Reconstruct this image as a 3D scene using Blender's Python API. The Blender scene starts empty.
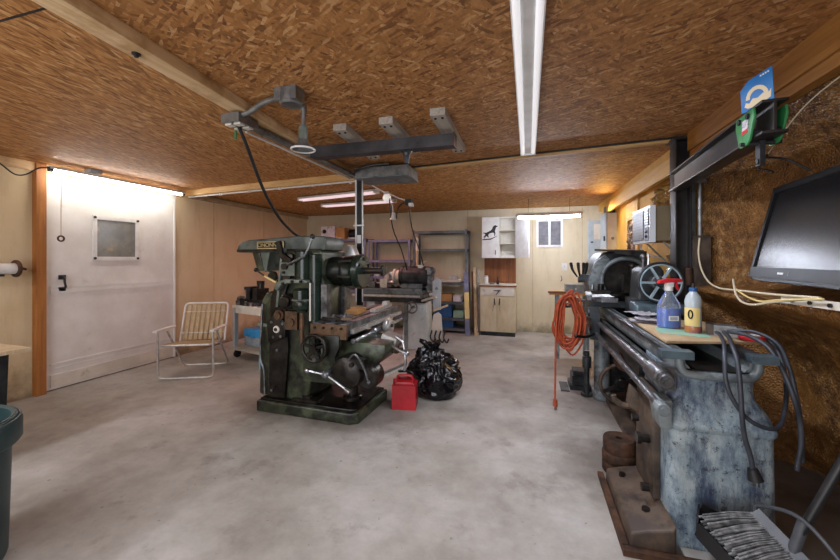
import bpy, bmesh, math, random
from mathutils import Vector, Matrix, noise
random.seed(7)
scn = bpy.context.scene
COL = scn.collection
PI = math.pi
H = 2.48            # ceiling height; camera stands at the origin, X right, Y into the room

# ------------------------------------------------------------------ materials
def lin(c):
    if isinstance(c, str):
        c = c.lstrip('#'); c = tuple(int(c[i:i+2], 16)/255 for i in (0, 2, 4))
    return tuple((v/12.92 if v <= .04045 else ((v+.055)/1.055)**2.4) for v in c) + (1.0,)

class NT:
    def __init__(s, name):
        s.m = bpy.data.materials.new(name); s.m.use_nodes = True
        s.t = s.m.node_tree; s.t.nodes.clear()
        s.out = s.n('ShaderNodeOutputMaterial'); s.b = s.n('ShaderNodeBsdfPrincipled')
        s.l(s.b.outputs[0], s.out.inputs[0])
        s.tc = s.n('ShaderNodeTexCoord')
    def n(s, t, **k):
        nd = s.t.nodes.new(t)
        for a, v in k.items(): setattr(nd, a, v)
        return nd
    def l(s, a, b): s.t.links.new(a, b)
    def mapping(s, scale=(1,1,1), rot=(0,0,0), loc=(0,0,0), src=None):
        mp = s.n('ShaderNodeMapping'); mp.inputs['Scale'].default_value = scale
        mp.inputs['Rotation'].default_value = rot; mp.inputs['Location'].default_value = loc
        s.l(src or s.tc.outputs['Object'], mp.inputs[0]); return mp.outputs[0]
    def noise(s, scale, detail=5, rough=.6, vec=None, dist=0):
        nd = s.n('ShaderNodeTexNoise'); nd.inputs['Scale'].default_value = scale
        nd.inputs['Detail'].default_value = detail; nd.inputs['Roughness'].default_value = rough
        nd.inputs['Distortion'].default_value = dist
        s.l(vec or s.tc.outputs['Object'], nd.inputs['Vector']); return nd.outputs['Fac']
    def ramp(s, fac, stops, interp='LINEAR'):
        r = s.n('ShaderNodeValToRGB'); r.color_ramp.interpolation = interp
        e = r.color_ramp.elements
        while len(e) < len(stops): e.new(.5)
        for el, (p, c) in zip(e, stops):
            el.position = p; el.color = lin(c) if not isinstance(c, (int, float)) else (c, c, c, 1)
        s.l(fac, r.inputs[0]); return r.outputs[0]
    def mix(s, fac, a, b, mode='MIX'):
        m = s.n('ShaderNodeMix', data_type='RGBA', blend_type=mode)
        for v, i in ((fac, 0), (a, 6), (b, 7)):
            if hasattr(v, 'is_linked'): s.l(v, m.inputs[i])
            elif i == 0: m.inputs[0].default_value = v
            else: m.inputs[i].default_value = lin(v)
        return m.outputs[2]
    def bump(s, h, strength=.3, dist=.01):
        b = s.n('ShaderNodeBump'); b.inputs['Strength'].default_value = strength
        b.inputs['Distance'].default_value = dist
        s.l(h, b.inputs['Height']); s.l(b.outputs[0], s.b.inputs['Normal'])
    def set(s, rough=None, metal=None, **k):
        if rough is not None: s.b.inputs['Roughness'].default_value = rough
        if metal is not None: s.b.inputs['Metallic'].default_value = metal
        for a, v in k.items(): s.b.inputs[a.replace('_', ' ')].default_value = v
        return s
    def col(s, v):
        if hasattr(v, 'is_linked'): s.l(v, s.b.inputs['Base Color'])
        else: s.b.inputs['Base Color'].default_value = lin(v)

def M(name, c1, c2=None, scale=6, rough=.6, metal=0, bump=0, lo=.4, hi=.65, bscale=None, c3=None, s3=3, t3=(.55, .7), stretch=(1,1,1), **k):
    t = NT(name); t.set(rough, metal, **k)
    if c2 is None: t.col(c1)
    else:
        f = t.noise(scale, vec=t.mapping(stretch))
        c = t.ramp(f, [(lo, c1), (hi, c2)])
        if c3:
            c = t.mix(t.ramp(t.noise(s3, 8, .7, t.mapping((1,1,1), loc=(3,7,1))), [(t3[0], 0.), (t3[1], 1.)]), c, c3)
        t.col(c)
    if bump: t.bump(t.noise(bscale or scale*4), bump, .006)
    return t.m

def wood(name, a, b, axis='Y', rough=.6, scale=1.0, c3=None):
    t = NT(name); t.set(rough)
    st = {'X': (1.2, 18, 18), 'Y': (18, 1.2, 18), 'Z': (18, 18, 1.2)}[axis]
    f = t.noise(1.6*scale, 6, .65, t.mapping(st), .6)
    c = t.ramp(f, [(.3, a), (.7, b)])
    if c3: c = t.mix(t.ramp(t.noise(2.2, 6), [(.55, 0.), (.68, 1.)]), c, c3)
    t.col(c); t.bump(f, .15, .003); return t.m

def osb(name, layers, dark, lightc):
    t = NT(name); t.set(.65)
    warp = t.n('ShaderNodeMix', data_type='VECTOR'); warp.inputs[0].default_value = .012
    nz = t.n('ShaderNodeTexNoise'); nz.inputs['Scale'].default_value = 5
    t.l(t.tc.outputs['Object'], nz.inputs['Vector'])
    t.l(t.tc.outputs['Object'], warp.inputs[4]); t.l(nz.outputs['Color'], warp.inputs[5])
    cur = None; hcur = None
    for i, (ang, sx, sy) in enumerate(layers):
        v = t.n('ShaderNodeTexVoronoi', voronoi_dimensions='2D', feature='F1')
        v.inputs['Scale'].default_value = 1
        rv = t.mapping((1, 1, 1), (0, 0, math.radians(ang)), (i*3.3, i*1.7, 0), warp.outputs[1])
        t.l(t.mapping((sx, sy, 1), src=rv), v.inputs['Vector'])
        sp = t.n('ShaderNodeSeparateColor'); t.l(v.outputs['Color'], sp.inputs[0])
        c = t.ramp(sp.outputs[0], [(0, dark[0]), (.25, dark[1]), (.55, lightc[0]), (.85, lightc[1]), (1, lightc[2])])
        if cur is None: cur, hcur = c, sp.outputs[2]
        else:
            fac = t.ramp(sp.outputs[1], [(.50, 0.), (.54, 1.)])
            cur = t.mix(fac, cur, c)
    fine = t.noise(60, 4, .7, t.mapping((1, .35, 1)))
    cur = t.mix(.35, cur, t.ramp(fine, [(.3, '#7a4c22'), (.7, '#f0d2a0')]), 'OVERLAY')
    big = t.noise(1.1, 4, .6)
    cur = t.mix(t.ramp(big, [(.5, 0.), (.8, .22)]), cur, '#7b4a1e')
    t.col(cur); t.bump(fine, .25, .004); return t.m

MAT = {}
def worn_paint():
    t = NT('worn_blue_grey_paint'); t.set(.42, .08)
    c = t.ramp(t.noise(9, 8, .75, t.mapping((1, 1, .45))), [(.36, '#5f7283'), (.5, '#93a6ae'), (.66, '#b3c1c3')])
    c = t.mix(t.ramp(t.noise(5, 9, .8, t.mapping((1.8, 1.8, .5), loc=(2, 5, 1))), [(.45, 0.), (.60, .9)]), c, '#34425f')
    c = t.mix(t.ramp(t.noise(26, 5, .75), [(.56, 0.), (.66, .9)]), c, '#2c3038')
    c = t.mix(t.ramp(t.noise(60, 2, .5), [(.70, 0.), (.76, .9)]), c, '#14161a')
    c = t.mix(t.ramp(t.noise(2.6, 6, .7, t.mapping((1, 1, 1), loc=(8, 1, 4))), [(.56, 0.), (.72, .6)]), c, '#5a5550')
    t.col(c); t.bump(t.noise(40, 5, .7), .2, .004); return t.m
BR, LT = ('#7c532b', '#a0723f'), ('#b2854e', '#be925c', '#d4b282')
MAT['osb_left'] = osb('osb_left', [(-7, 70, 12), (5, 62, 11), (14, 68, 12), (-18, 80, 14)], BR, LT)
MAT['osb_main'] = osb('osb_main', [(-28, 66, 15), (14, 58, 14), (48, 62, 15), (-62, 68, 16)], ('#75502e', '#9a6f40'), ('#a87c4a', '#b48856', '#cba97c'))
MAT['osb_back'] = osb('osb_back', [(20, 60, 16), (75, 66, 15), (-40, 60, 16), (110, 62, 16)], ('#835a2c', '#ab7c42'), ('#c09352', '#cda160', '#e0c28c'))

def concrete():
    t = NT('concrete_floor'); t.set(.62)
    a = t.ramp(t.noise(1.3, 8, .62), [(.33, '#989389'), (.5, '#b3afa7'), (.68, '#c9c7c3')])
    b = t.ramp(t.noise(7, 8, .75), [(.35, '#8f8a83'), (.6, '#d4d2ce')])
    c = t.mix(.35, a, b, 'MULTIPLY')
    st = t.ramp(t.noise(2.3, 6, .7, t.mapping((1, 1, 1), loc=(5, 2, 0))), [(.56, 0.), (.70, .55)])
    c = t.mix(st, c, '#6f675c')
    sp = t.ramp(t.noise(22, 3, .5), [(.69, 0.), (.74, .5)])
    c = t.mix(sp, c, '#5a544c')
    gr = t.n('ShaderNodeSeparateXYZ'); t.l(t.tc.outputs['Object'], gr.inputs[0])
    ol = t.n('ShaderNodeTexNoise'); ol.inputs['Scale'].default_value = 1.6
    # old oil stain around the milling machine and lathe feet
    for (x, y, r) in ((-1.5, 3.25, .85), (-2.4, 3.1, .6), (.75, 2.9, .85), (.8, 4.0, .8), (1.5, 2.4, 1.0), (1.6, 3.2, .9)):
        d = t.n('ShaderNodeVectorMath', operation='DISTANCE'); d.inputs[1].default_value = (x, y, 0)
        t.l(t.tc.outputs['Object'], d.inputs[0])
        ad = t.n('ShaderNodeMath', operation='MULTIPLY_ADD'); ad.inputs[1].default_value = .7; 
        t.l(t.noise(4, 6, .7), ad.inputs[0]); t.l(d.outputs['Value'], ad.inputs[2])
        f = t.ramp(ad.outputs[0], [(max(r*.55, .05)+.2, .55), (r+.2, 0.)])
        c = t.mix(f, c, '#45382d')
    t.col(c); t.bump(t.noise(14, 8, .7), .12, .004); return t.m
MAT['floor'] = concrete()

def stained_wall(name, c1, c2, stain, zlo=.35, rough=.75, dirt='#5b4630'):
    t = NT(name); t.set(rough)
    c = t.ramp(t.noise(1.2, 6, .6), [(.35, c1), (.65, c2)])
    c = t.mix(t.ramp(t.noise(2.5, 8, .7, t.mapping((3, 3, .6))), [(.5, 0.), (.75, .5)]), c, stain)
    sx = t.n('ShaderNodeSeparateXYZ'); t.l(t.tc.outputs['Object'], sx.inputs[0])
    ad = t.n('ShaderNodeMath', operation='MULTIPLY_ADD'); ad.inputs[1].default_value = .9
    t.l(t.noise(3, 7, .7), ad.inputs[0]); t.l(sx.outputs[2], ad.inputs[2])
    c = t.mix(t.ramp(ad.outputs[0], [(.42, .8), (.42+zlo, 0.)]), c, dirt)
    t.col(c); t.bump(t.noise(30, 4), .05, .003); return t.m
MAT['wall_left'] = stained_wall('wall_left_board', '#d0bb94', '#dac8a4', '#b89c6e')
MAT['wall_back'] = stained_wall('wall_back_board', '#cabd9f', '#d3c8ad', '#b0a183', .25, dirt='#7d7358')
MAT['wall_ply'] = stained_wall('wall_plywood', '#d9a440', '#e4b658', '#c18c34', .2)  # plywood yellow deepened to hold the warm light falling on this wall
MAT['pine'] = wood('pine_beam', '#caa574', '#e8cda2', 'Y', c3='#a9814f')
MAT['pine_x'] = wood('pine_batten', '#b98c50', '#d8b57c', 'X')
MAT['stud'] = wood('stud_wood', '#8a5426', '#b87a3c', 'Z')
MAT['ledger'] = wood('ledger_wood', '#dba64e', '#ecc678', 'Y')
MAT['rim'] = wood('rim_wood', '#84521f', '#b07c38', 'Y')
MAT['grey_wood'] = wood('grey_wood', '#8f867a', '#c3bcb0', 'Y')
MAT['brown_wood'] = wood('brown_wood', '#5d3313', '#8c5424', 'Z')
MAT['plank'] = wood('pale_plank', '#b59b74', '#d9c6a4', 'Z')
MAT['bench_wood'] = wood('bench_wood', '#a8753c', '#c99858', 'X')
MAT['slat'] = wood('slat_wood', '#9c8563', '#c9b48d', 'Z')
MAT['white_door'] = M('white_door_paint', '#dcdad4', '#e9e8e4', 3, .55, c3='#b9b2a2', s3=4, t3=(.6, .8))
MAT['white'] = M('white_enamel', '#e2e2e0', '#d3d2cd', 8, .4)
MAT['white_dirty'] = M('white_dirty', '#cfcabd', '#ded9cd', 5, .5, c3='#8a8069', s3=6, t3=(.6, .8))
MAT['cabinet'] = M('cabinet_cream', '#cbc0a2', '#bcae8c', 4, .5, c3='#8c8168', s3=5, t3=(.62, .82), stretch=(2, 2, .8))
MAT['alu'] = M('aluminium', '#b9b8b4', '#d4d3d0', 20, .38, .75)
MAT['chrome'] = M('worn_steel', '#8f9294', '#c4c8cb', 14, .28, .95, c3='#3c3833', s3=9, t3=(.58, .75))
MAT['steel'] = M('dull_steel', '#5c5d5f', '#8b8d90', 10, .42, .8, c3='#2c2a28', s3=7, t3=(.5, .7))
MAT['dark_steel'] = M('dark_steel', '#242628', '#3c3f43', 8, .45, .5, c3='#171513', s3=6)
MAT['black'] = M('black_plastic', '#151618', '#202225', 10, .42)
MAT['rubber'] = M('black_rubber', '#111214', '#1b1c1e', 10, .55)
MAT['cable'] = M('grey_cable', '#2c3038', '#40454e', 10, .45)
MAT['iron_beam'] = M('painted_iron', '#343437', '#4a4a4d', 6, .40, .35, c3='#5a4334', s3=8, t3=(.62, .78))
MAT['mill'] = M('green_machine_paint', '#2f3629', '#555e47', 5, .34, .15, .15, c3='#161512', s3=6, t3=(.44, .62), bscale=18)
MAT['mill_dark'] = M('grimy_green_paint', '#191d17', '#2d332a', 6, .34, .25, .2, c3='#0e0d0b', s3=7, t3=(.42, .6), bscale=22)
MAT['mill_light'] = M('light_green_paint', '#59635a', '#7d867c', 5, .42, .1, .1, c3='#2b3327', s3=6, t3=(.55, .7))
MAT['mill_arm'] = M('overarm_paint', '#434b46', '#666f69', 4, .4, .15, .1, c3='#242d27', s3=4, t3=(.52, .7))
MAT['green_gloss'] = M('dark_green_gloss', '#18241c', '#22322a', 5, .24, .1, c3='#0d120e', s3=6, t3=(.5, .7))
MAT['oily'] = M('oily_iron', '#1c1a18', '#383430', 9, .33, .6, .2, c3='#4e3d2b', s3=8, t3=(.58, .72))
MAT['brown_oil'] = M('brown_oiled_iron', '#4d3826', '#75583c', 8, .5, .3, .2, c3='#221a13', s3=9, t3=(.5, .68))
MAT['lathe'] = worn_paint()
MAT['lathe_dark'] = M('dark_machine_paint', '#2a2e31', '#454b4e', 6, .42, .3, .2, c3='#171614', s3=6, t3=(.5, .66), bscale=24)
MAT['lathe_grey'] = M('grey_machine_paint', '#6a7478', '#8c9698', 5, .45, .2, .15, c3='#2e3033', s3=6, t3=(.5, .66))
MAT['lathe_brown'] = M('grimy_casting', '#463b33', '#665748', 6, .55, .15, .2, c3='#2a221c', s3=6, t3=(.5, .68))
MAT['wheel_blue'] = M('wheel_grey_blue', '#3e4c54', '#5d717a', 9, .40, .3, c3='#1a1d1f', s3=8)
MAT['spoke_pale'] = M('pale_blue_spoke', '#8ba3ad', '#a8bcc4', 9, .35, .2)
MAT['rust'] = M('rusty_iron', '#3d2a1e', '#64442e', 9, .75, .3, .3, c3='#1f1611', s3=7, t3=(.5, .7))
MAT['grinder'] = M('grey_grinder_paint', '#bfc6c6', '#d6dbda', 5, .42, .05, c3='#63655f', s3=5, t3=(.58, .75))
MAT['shelf_blue'] = M('blue_grey_shelf', '#6c6f8c', '#868aa6', 6, .45, .3)
MAT['shelf_dark'] = M('dark_shelf', '#50565b', '#6f767b', 6, .45, .4)
MAT['panel_blue'] = M('panel_grey_blue', '#a3afb6', '#b7c2c7', 4, .45)
MAT['strut'] = M('strut_black', '#15171a', '#26292c', 10, .4, .4)
MAT['iron_dark'] = M('dark_painted_iron', '#272525', '#3a3635', 6, .42, .3, c3='#4d3a2d', s3=8, t3=(.60, .78))
MAT['galv'] = M('galvanised', '#76797a', '#989b9a', 12, .42, .7, c3='#4d4f4f', s3=9)
MAT['red_can'] = M('red_plastic', '#a01822', '#b8222c', 6, .38, c3='#6d1218', s3=8, t3=(.6, .8))
MAT['red'] = M('red_trigger', '#c3202b', '#d4303a', 6, .35)
MAT['orange_cord'] = M('orange_cord', '#8f3716', '#b04c26', 20, .5)
MAT['trash_green'] = M('dark_teal_plastic', '#243a3c', '#2f4749', 5, .45)
MAT['blue_bin'] = M('blue_plastic_lid', '#2b8fd0', '#49a7df', 4, .3)
MAT['bin_clear'] = M('hazy_clear_plastic', '#7d8c99', '#a7b3bb', 5, .25, Alpha=1.0)
MAT['dark_blue'] = M('dark_blue_plastic', '#1d4a7c', '#27609c', 4, .4)
MAT['orange'] = M('orange_plastic', '#d98a3f', '#e39b52', 4, .4)
MAT['lightblue'] = M('light_blue_plastic', '#79c5d9', '#98d7e6', 4, .3)
MAT['cardboard'] = M('cardboard', '#a9814f', '#bb945f', 5, .75)
MAT['tan_board'] = M('tan_board', '#a98f6d', '#bfa986', 5, .6, c3='#6b553c', s3=6, t3=(.55, .75))
MAT['green_sheet'] = M('green_sheet', '#7fae97', '#94bfa8', 5, .5, c3='#b5a98a', s3=8)
MAT['paper'] = M('paper', '#c9c6cf', '#dedce0', 9, .6, c3='#6d6674', s3=14, t3=(.55, .62))
MAT['yellow_label'] = M('yellow_label', '#dcc57c', '#e6d295', 5, .5)
MAT['bottle_body'] = M('clouded_bottle', '#a9b6bb', '#c6cfd1', 6, .22, c3='#c59a6a', s3=5, t3=(.62, .8))
MAT['amber'] = M('amber_liquid', '#b0703a', '#8a4d58', 9, .25)
MAT['bristle'] = M('grey_bristle', '#4e5153', '#8e9091', 30, .6)
MAT['broom_plastic'] = M('broom_grey_plastic', '#41454a', '#52575d', 8, .4)
MAT['sign_blue'] = M('sign_blue', '#1d6fb8', '#2580c6', 4, .4)
MAT['cream'] = M('cream_print', '#e4d4ae', '#ead9b6', 4, .5)
MAT['trolley_green'] = M('trolley_green', '#2e7a44', '#3a8d51', 6, .4, c3='#1b3a24', s3=7, t3=(.58, .72))
MAT['ac_white'] = M('ac_white', '#d6dade', '#c9ced3', 4, .4)
MAT['ac_side'] = M('ac_side', '#75684f', '#82745a', 4, .5)  # beige-brown of the case, darkened to carry the shadow on its side
MAT['ac_grille'] = M('ac_grille', '#70737e', '#7d808b', 8, .5)
MAT['brass'] = M('brass_plate', '#b7a77c', '#d0c298', 8, .4, .6)
MAT['white_cable'] = M('cream_cable', '#c9bea0', '#d6ccb2', 8, .5)
MAT['tv_frame'] = M('tv_gloss_black', '#0e0f12', '#131519', 8, .42, Specular_IOR_Level=.25)
MAT['vent_slat'] = M('vent_slat', '#77777d', '#8a8a90', 8, .5)
MAT['mud_glass'] = M('mirror_glass', '#6a6a63', '#8c8a80', 3, .2, c3='#b09a5a', s3=4, t3=(.6, .75))

def foamy(name, pal, scale, bump):
    t = NT(name); t.set(.40)
    f = t.noise(scale, 8, .72)
    c = t.ramp(f, [(.30, pal[0]), (.46, pal[1]), (.58, pal[2]), (.72, pal[3])])
    v = t.n('ShaderNodeTexVoronoi'); v.inputs['Scale'].default_value = scale*5
    t.l(t.tc.outputs['Object'], v.inputs['Vector'])
    c = t.mix(.5, c, t.ramp(v.outputs['Distance'], [(.1, '#e8dccb'), (.7, '#5a3d1e')]), 'MULTIPLY')
    big = t.ramp(t.noise(1.5, 5, .6), [(.45, 0.), (.65, .6)])
    c = t.mix(big, c, pal[4])
    t.col(c)
    m = t.n('ShaderNodeMath', operation='SUBTRACT'); t.l(f, m.inputs[0]); t.l(v.outputs['Distance'], m.inputs[1])
    t.bump(m.outputs[0], bump, .012); return t.m
MAT['foam'] = foamy('sprayed_foam', ('#3d2814', '#80582c', '#ad8045', '#dcc39a', '#9a692f'), 15, 1.0)
MAT['foam_pale'] = foamy('pale_foam', ('#4a3416', '#a5803f', '#d0a95c', '#ead7a6', '#b98a3a'), 12, .9)

def tv_screen():
    t = NT('tv_screen'); t.col('#0c0d0f'); t.set(.27); t.b.inputs['Specular IOR Level'].default_value = .22
    return t.m
MAT['screen'] = tv_screen()

def emit(name, c, s):
    m = NT(name); m.col(c); m.set(.5)
    m.b.inputs['Emission Color'].default_value = lin(c); m.b.inputs['Emission Strength'].default_value = s
    return m.m
MAT['led'] = emit('led_diffuser', '#e9efff', 120)
MAT['led_door'] = emit('door_led_diffuser', '#fff8f0', 30)
MAT['tube_dim'] = emit('pink_tube', '#e8cfd2', .55)
MAT['tube_main'] = emit('white_tube', '#fbfbff', .35)
MAT['warm_lens'] = emit('warm_lens', '#ffd79a', 6)
MAT['bulb'] = emit('bulb_glass', '#f2efe8', .35)

def clear(name, tint, rough=.05):
    t = NT(name); t.set(rough, 0); t.col(tint); t.b.inputs['Transmission Weight'].default_value = .85
    t.b.inputs['IOR'].default_value = 1.35; return t.m
MAT['clear'] = clear('clear_plastic', '#e4eef5')
MAT['blue_liquid'] = M('blue_liquid', '#0f62e0', '#1a74f0', 4, .12)

def bag():
    t = NT('black_bag_film'); t.col('#0d0e12'); t.set(.2)
    f = t.noise(9, 2, .5, dist=1.0); t.bump(f, .25, .02); return t.m
MAT['bag'] = bag()

# ------------------------------------------------------------------ geometry helpers
def frame_of(o):
    if o is None: return Matrix.Identity(4)
    if isinstance(o, (tuple, list)): return Matrix.Translation(o)
    m = Matrix.Translation(o.location) @ o.rotation_euler.to_matrix().to_4x4()
    return (frame_of(o.parent) @ m) if o.parent else m

def catmull(pts, sub):
    P = [Vector(p) for p in pts]
    if sub <= 1 or len(P) < 3: return P
    out = []
    for i in range(len(P)-1):
        a = P[i-1] if i else P[0]*2-P[1]; b = P[i]; c = P[i+1]; d = P[i+2] if i+2 < len(P) else c*2-b
        for k in range(sub):
            t = k/sub
            out.append(.5*((2*b)+(c-a)*t+(2*a-5*b+4*c-d)*t*t+(3*b-a-3*c+d)*t**3))
    out.append(P[-1]); return out

class G:
    """Collects shapes given in world coordinates; build() links them as one mesh object."""
    def __init__(s, root=None): s.bm = bmesh.new(); s.root = root
    def _add(s, verts, faces):
        vs = [s.bm.verts.new(v) for v in verts]; fs = []
        for f in faces:
            try: fs.append(s.bm.faces.new([vs[i] for i in f]))
            except ValueError: pass
        return vs, fs
    def _bev(s, vs, fs, b, seg=2):
        if b <= 0: return
        ed = list({e for f in fs for e in f.edges if e.is_manifold and e.calc_face_angle(0) > .6})
        bmesh.ops.bevel(s.bm, geom=ed, offset=b, segments=seg, affect='EDGES', profile=.6, clamp_overlap=True)
    def box(s, x0, x1, y0, y1, z0, z1, b=.004, rot=None, seg=2):
        c = Vector(((x0+x1)/2, (y0+y1)/2, (z0+z1)/2)); hx, hy, hz = (x1-x0)/2, (y1-y0)/2, (z1-z0)/2
        R = rot or Matrix.Identity(3)
        vs = [c + R @ Vector((sx*hx, sy*hy, sz*hz)) for sz in (-1, 1) for sy in (-1, 1) for sx in (-1, 1)]
        v, f = s._add(vs, [(0,2,3,1), (4,5,7,6), (0,1,5,4), (2,6,7,3), (0,4,6,2), (1,3,7,5)])
        s._bev(v, f, min(b, .45*min(abs(x1-x0), abs(y1-y0), abs(z1-z0))), seg); return s
    def bar(s, a, b, w, h, bev=.003, up=(0,0,1)):
        a, b = Vector(a), Vector(b); d = (b-a); L = d.length; d.normalize()
        u = Vector(up)
        if abs(d.dot(u)) > .98: u = Vector((0, 1, 0))
        side = d.cross(u).normalized(); u = side.cross(d).normalized(); vs = []
        for p in (a, b):
            for sx, sz in ((-1,-1), (1,-1), (1,1), (-1,1)): vs.append(p + side*sx*w/2 + u*sz*h/2)
        v, f = s._add(vs, [(3,2,1,0), (4,5,6,7), (0,1,5,4), (1,2,6,5), (2,3,7,6), (3,0,4,7)])
        s._bev(v, f, min(bev, .4*min(w, h))); return s
    def tube(s, pts, r, n=8, sub=1, closed=False):
        P = catmull(pts, sub); N = len(P); rings = []
        t0 = (P[1]-P[0]).normalized(); u = t0.orthogonal().normalized()
        for i, p in enumerate(P):
            if closed: t = (P[(i+1) % N]-P[i-1]).normalized()
            else: t = (P[min(i+1, N-1)]-P[max(i-1, 0)]).normalized()
            u = (u-t*u.dot(t)); u = u.normalized() if u.length > 1e-6 else t.orthogonal().normalized()
            w = t.cross(u); rr = r(i/(N-1)) if callable(r) else r
            rings.append([s.bm.verts.new(p+(u*math.cos(2*PI*k/n)+w*math.sin(2*PI*k/n))*rr) for k in range(n)])
        for i in range(N if closed else N-1):
            A, B = rings[i], rings[(i+1) % N]
            for k in range(n): s.bm.faces.new((A[k], A[(k+1) % n], B[(k+1) % n], B[k]))
        if not closed:
            s.bm.faces.new(rings[0][::-1]); s.bm.faces.new(rings[-1])
        return s
    def cyl(s, a, b, r, r2=None, n=20, bev=0):
        a, b = Vector(a), Vector(b); r2 = r if r2 is None else r2
        if bev: 
            L = (b-a).length; return s.rev([(0,0), (r-bev, 0), (r, bev), (r2, L-bev), (r2-bev, L), (0, L)], a, b-a, n)
        return s.rev([(0,0), (r, 0), (r2, (b-a).length), (0, (b-a).length)], a, b-a, n)
    def rev(s, prof, base, axis=(0,0,1), n=28, scale=(1,1)):
        base = Vector(base); d = Vector(axis).normalized(); u = d.orthogonal().normalized()
        if abs(d.z) > .99: u = Vector((1,0,0))
        w = d.cross(u); rings = []
        for r, h in prof:
            if r < 1e-6: rings.append([s.bm.verts.new(base+d*h)])
            else: rings.append([s.bm.verts.new(base+d*h+(u*math.cos(2*PI*k/n)*scale[0]+w*math.sin(2*PI*k/n)*scale[1])*r) for k in range(n)])
        for A, B in zip(rings, rings[1:]):
            if len(A) == len(B) == 1: continue
            for k in range(n):
                if len(A) == 1: f = (A[0], B[k], B[(k+1) % n])
                elif len(B) == 1: f = (A[k], B[0], A[(k+1) % n])
                else: f = (A[k], B[k], B[(k+1) % n], A[(k+1) % n])
                try: s.bm.faces.new(f)
                except ValueError: pass
        return s
    def prism(s, poly, plane, lo, hi, b=0, seg=2):
        """poly in the plane 'xz' / 'yz' / 'xy', extruded along the third axis from lo to hi."""
        def p3(p, h):
            return {'xz': (p[0], h, p[1]), 'yz': (h, p[0], p[1]), 'xy': (p[0], p[1], h)}[plane]
        n = len(poly)
        v, f = s._add([p3(p, lo) for p in poly]+[p3(p, hi) for p in poly],
                      [tuple(range(n)), tuple(range(2*n-1, n-1, -1))]+[(i, i+n, (i+1) % n+n, (i+1) % n) for i in range(n)])
        bmesh.ops.recalc_face_normals(s.bm, faces=[x for x in f])
        s._bev(v, f, b, seg); return s
    def ball(s, c, r, sc=(1,1,1), n=14):
        m = Matrix.Translation(c) @ Matrix.Diagonal((r*sc[0], r*sc[1], r*sc[2], 1))
        bmesh.ops.create_uvsphere(s.bm, u_segments=n, v_segments=max(6, n//2+1), radius=1, matrix=m); return s
    def ring(s, c, R, r, axis=(0,0,1), n=36, m=10, arc=(0, 2*PI), sc=(1,1)):
        d = Vector(axis).normalized(); u = Vector((1,0,0)) if abs(d.x) < .9 else Vector((0,1,0)); u = (u-d*u.dot(d)).normalized(); w = d.cross(u); c = Vector(c)
        full = abs(arc[1]-arc[0]-2*PI) < 1e-5
        k = n if full else n+1
        pts = [c+u*math.cos(arc[0]+(arc[1]-arc[0])*i/n)*R*sc[0]+w*math.sin(arc[0]+(arc[1]-arc[0])*i/n)*R*sc[1] for i in range(k)]
        return s.tube(pts, r, m, 1, full)
    def poly(s, pts): s._add(pts, [tuple(range(len(pts)))]); return s
    def jitter(s, amp, sc, seed=0):
        for v in s.bm.verts:
            v.co += noise.noise_vector(v.co*sc+Vector((seed, seed*2, 0)))*amp
        return s
    def spin(s, R, c):
        bmesh.ops.rotate(s.bm, verts=s.bm.verts, cent=c, matrix=R); return s
    def build(s, name, mat, parent=None, angle=38, loc=None):
        bm = s.bm
        bmesh.ops.recalc_face_normals(bm, faces=bm.faces)
        base = loc if loc is not None else (parent if parent is not None else s.root)
        bm.transform(frame_of(base).inverted())
        for f in bm.faces: f.smooth = True
        for e in bm.edges:
            if len(e.link_faces) == 2 and e.calc_face_angle(0) > math.radians(angle): e.smooth = False
        me = bpy.data.meshes.new(name); bm.to_mesh(me); bm.free()
        for mm in (mat if isinstance(mat, (list, tuple)) else [mat]): me.materials.append(MAT[mm] if isinstance(mm, str) else mm)
        o = bpy.data.objects.new(name, me); COL.objects.link(o)
        if loc is not None: o.location = loc
        if parent is not None: o.parent = parent
        return o

def build_each(g, name, mat, parent, angle=38):
    """Every loose piece of g becomes an object of its own."""
    bm = g.bm; left = dict.fromkeys(bm.verts); out = []
    while left:
        v0 = next(iter(left)); del left[v0]; st = [v0]; isl = [v0]
        while st:
            for e in st.pop().link_edges:
                for w in e.verts:
                    if w in left: del left[w]; isl.append(w); st.append(w)
        h = G(g.root); vm = {v: h.bm.verts.new(v.co) for v in isl}
        for f in dict.fromkeys(f for v in isl for f in v.link_faces): h.bm.faces.new([vm[v] for v in f.verts])
        out.append(h.build(name, mat, parent, angle))
    bm.free(); return out

def thing(name, label, cat, loc=(0,0,0), rot=0, group=None):
    o = bpy.data.objects.new(name, None); COL.objects.link(o); o.empty_display_size = .1
    o.location = loc; o.rotation_euler = (0, 0, rot); return tag(o, label, cat, group)
def tag(o, label, cat, group=None):
    o['label'] = label; o['category'] = cat
    if group: o['group'] = group
    return o
def struct(o): o['kind'] = 'structure'; return o
def dup(root, loc, label=None, rot=None):
    def cp(o, par):
        c = o.copy(); COL.objects.link(c)
        if par: c.parent = par
        for ch in list(o.children): cp(ch, c)
        return c
    r = cp(root, None); r.location = loc
    if rot is not None: r.rotation_euler = (0, 0, rot)
    if label: r['label'] = label
    return r
def text(s, size, mat, parent, name, mtx, ext=.002):
    cu = bpy.data.curves.new('t', 'FONT'); cu.body = s; cu.size = size; cu.extrude = ext; cu.align_x = 'CENTER'; cu.align_y = 'CENTER'
    to = bpy.data.objects.new('t', cu); COL.objects.link(to)
    bpy.context.view_layer.update()
    me = bpy.data.meshes.new_from_object(to.evaluated_get(bpy.context.evaluated_depsgraph_get()))
    bpy.data.objects.remove(to)
    me.transform(frame_of(parent).inverted() @ mtx); me.materials.clear(); me.materials.append(MAT[mat])
    o = bpy.data.objects.new(name, me); COL.objects.link(o); o.parent = parent; return o
def Rz(a): return Matrix.Rotation(a, 3, 'Z')
def Rx(a): return Matrix.Rotation(a, 3, 'X')
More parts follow.
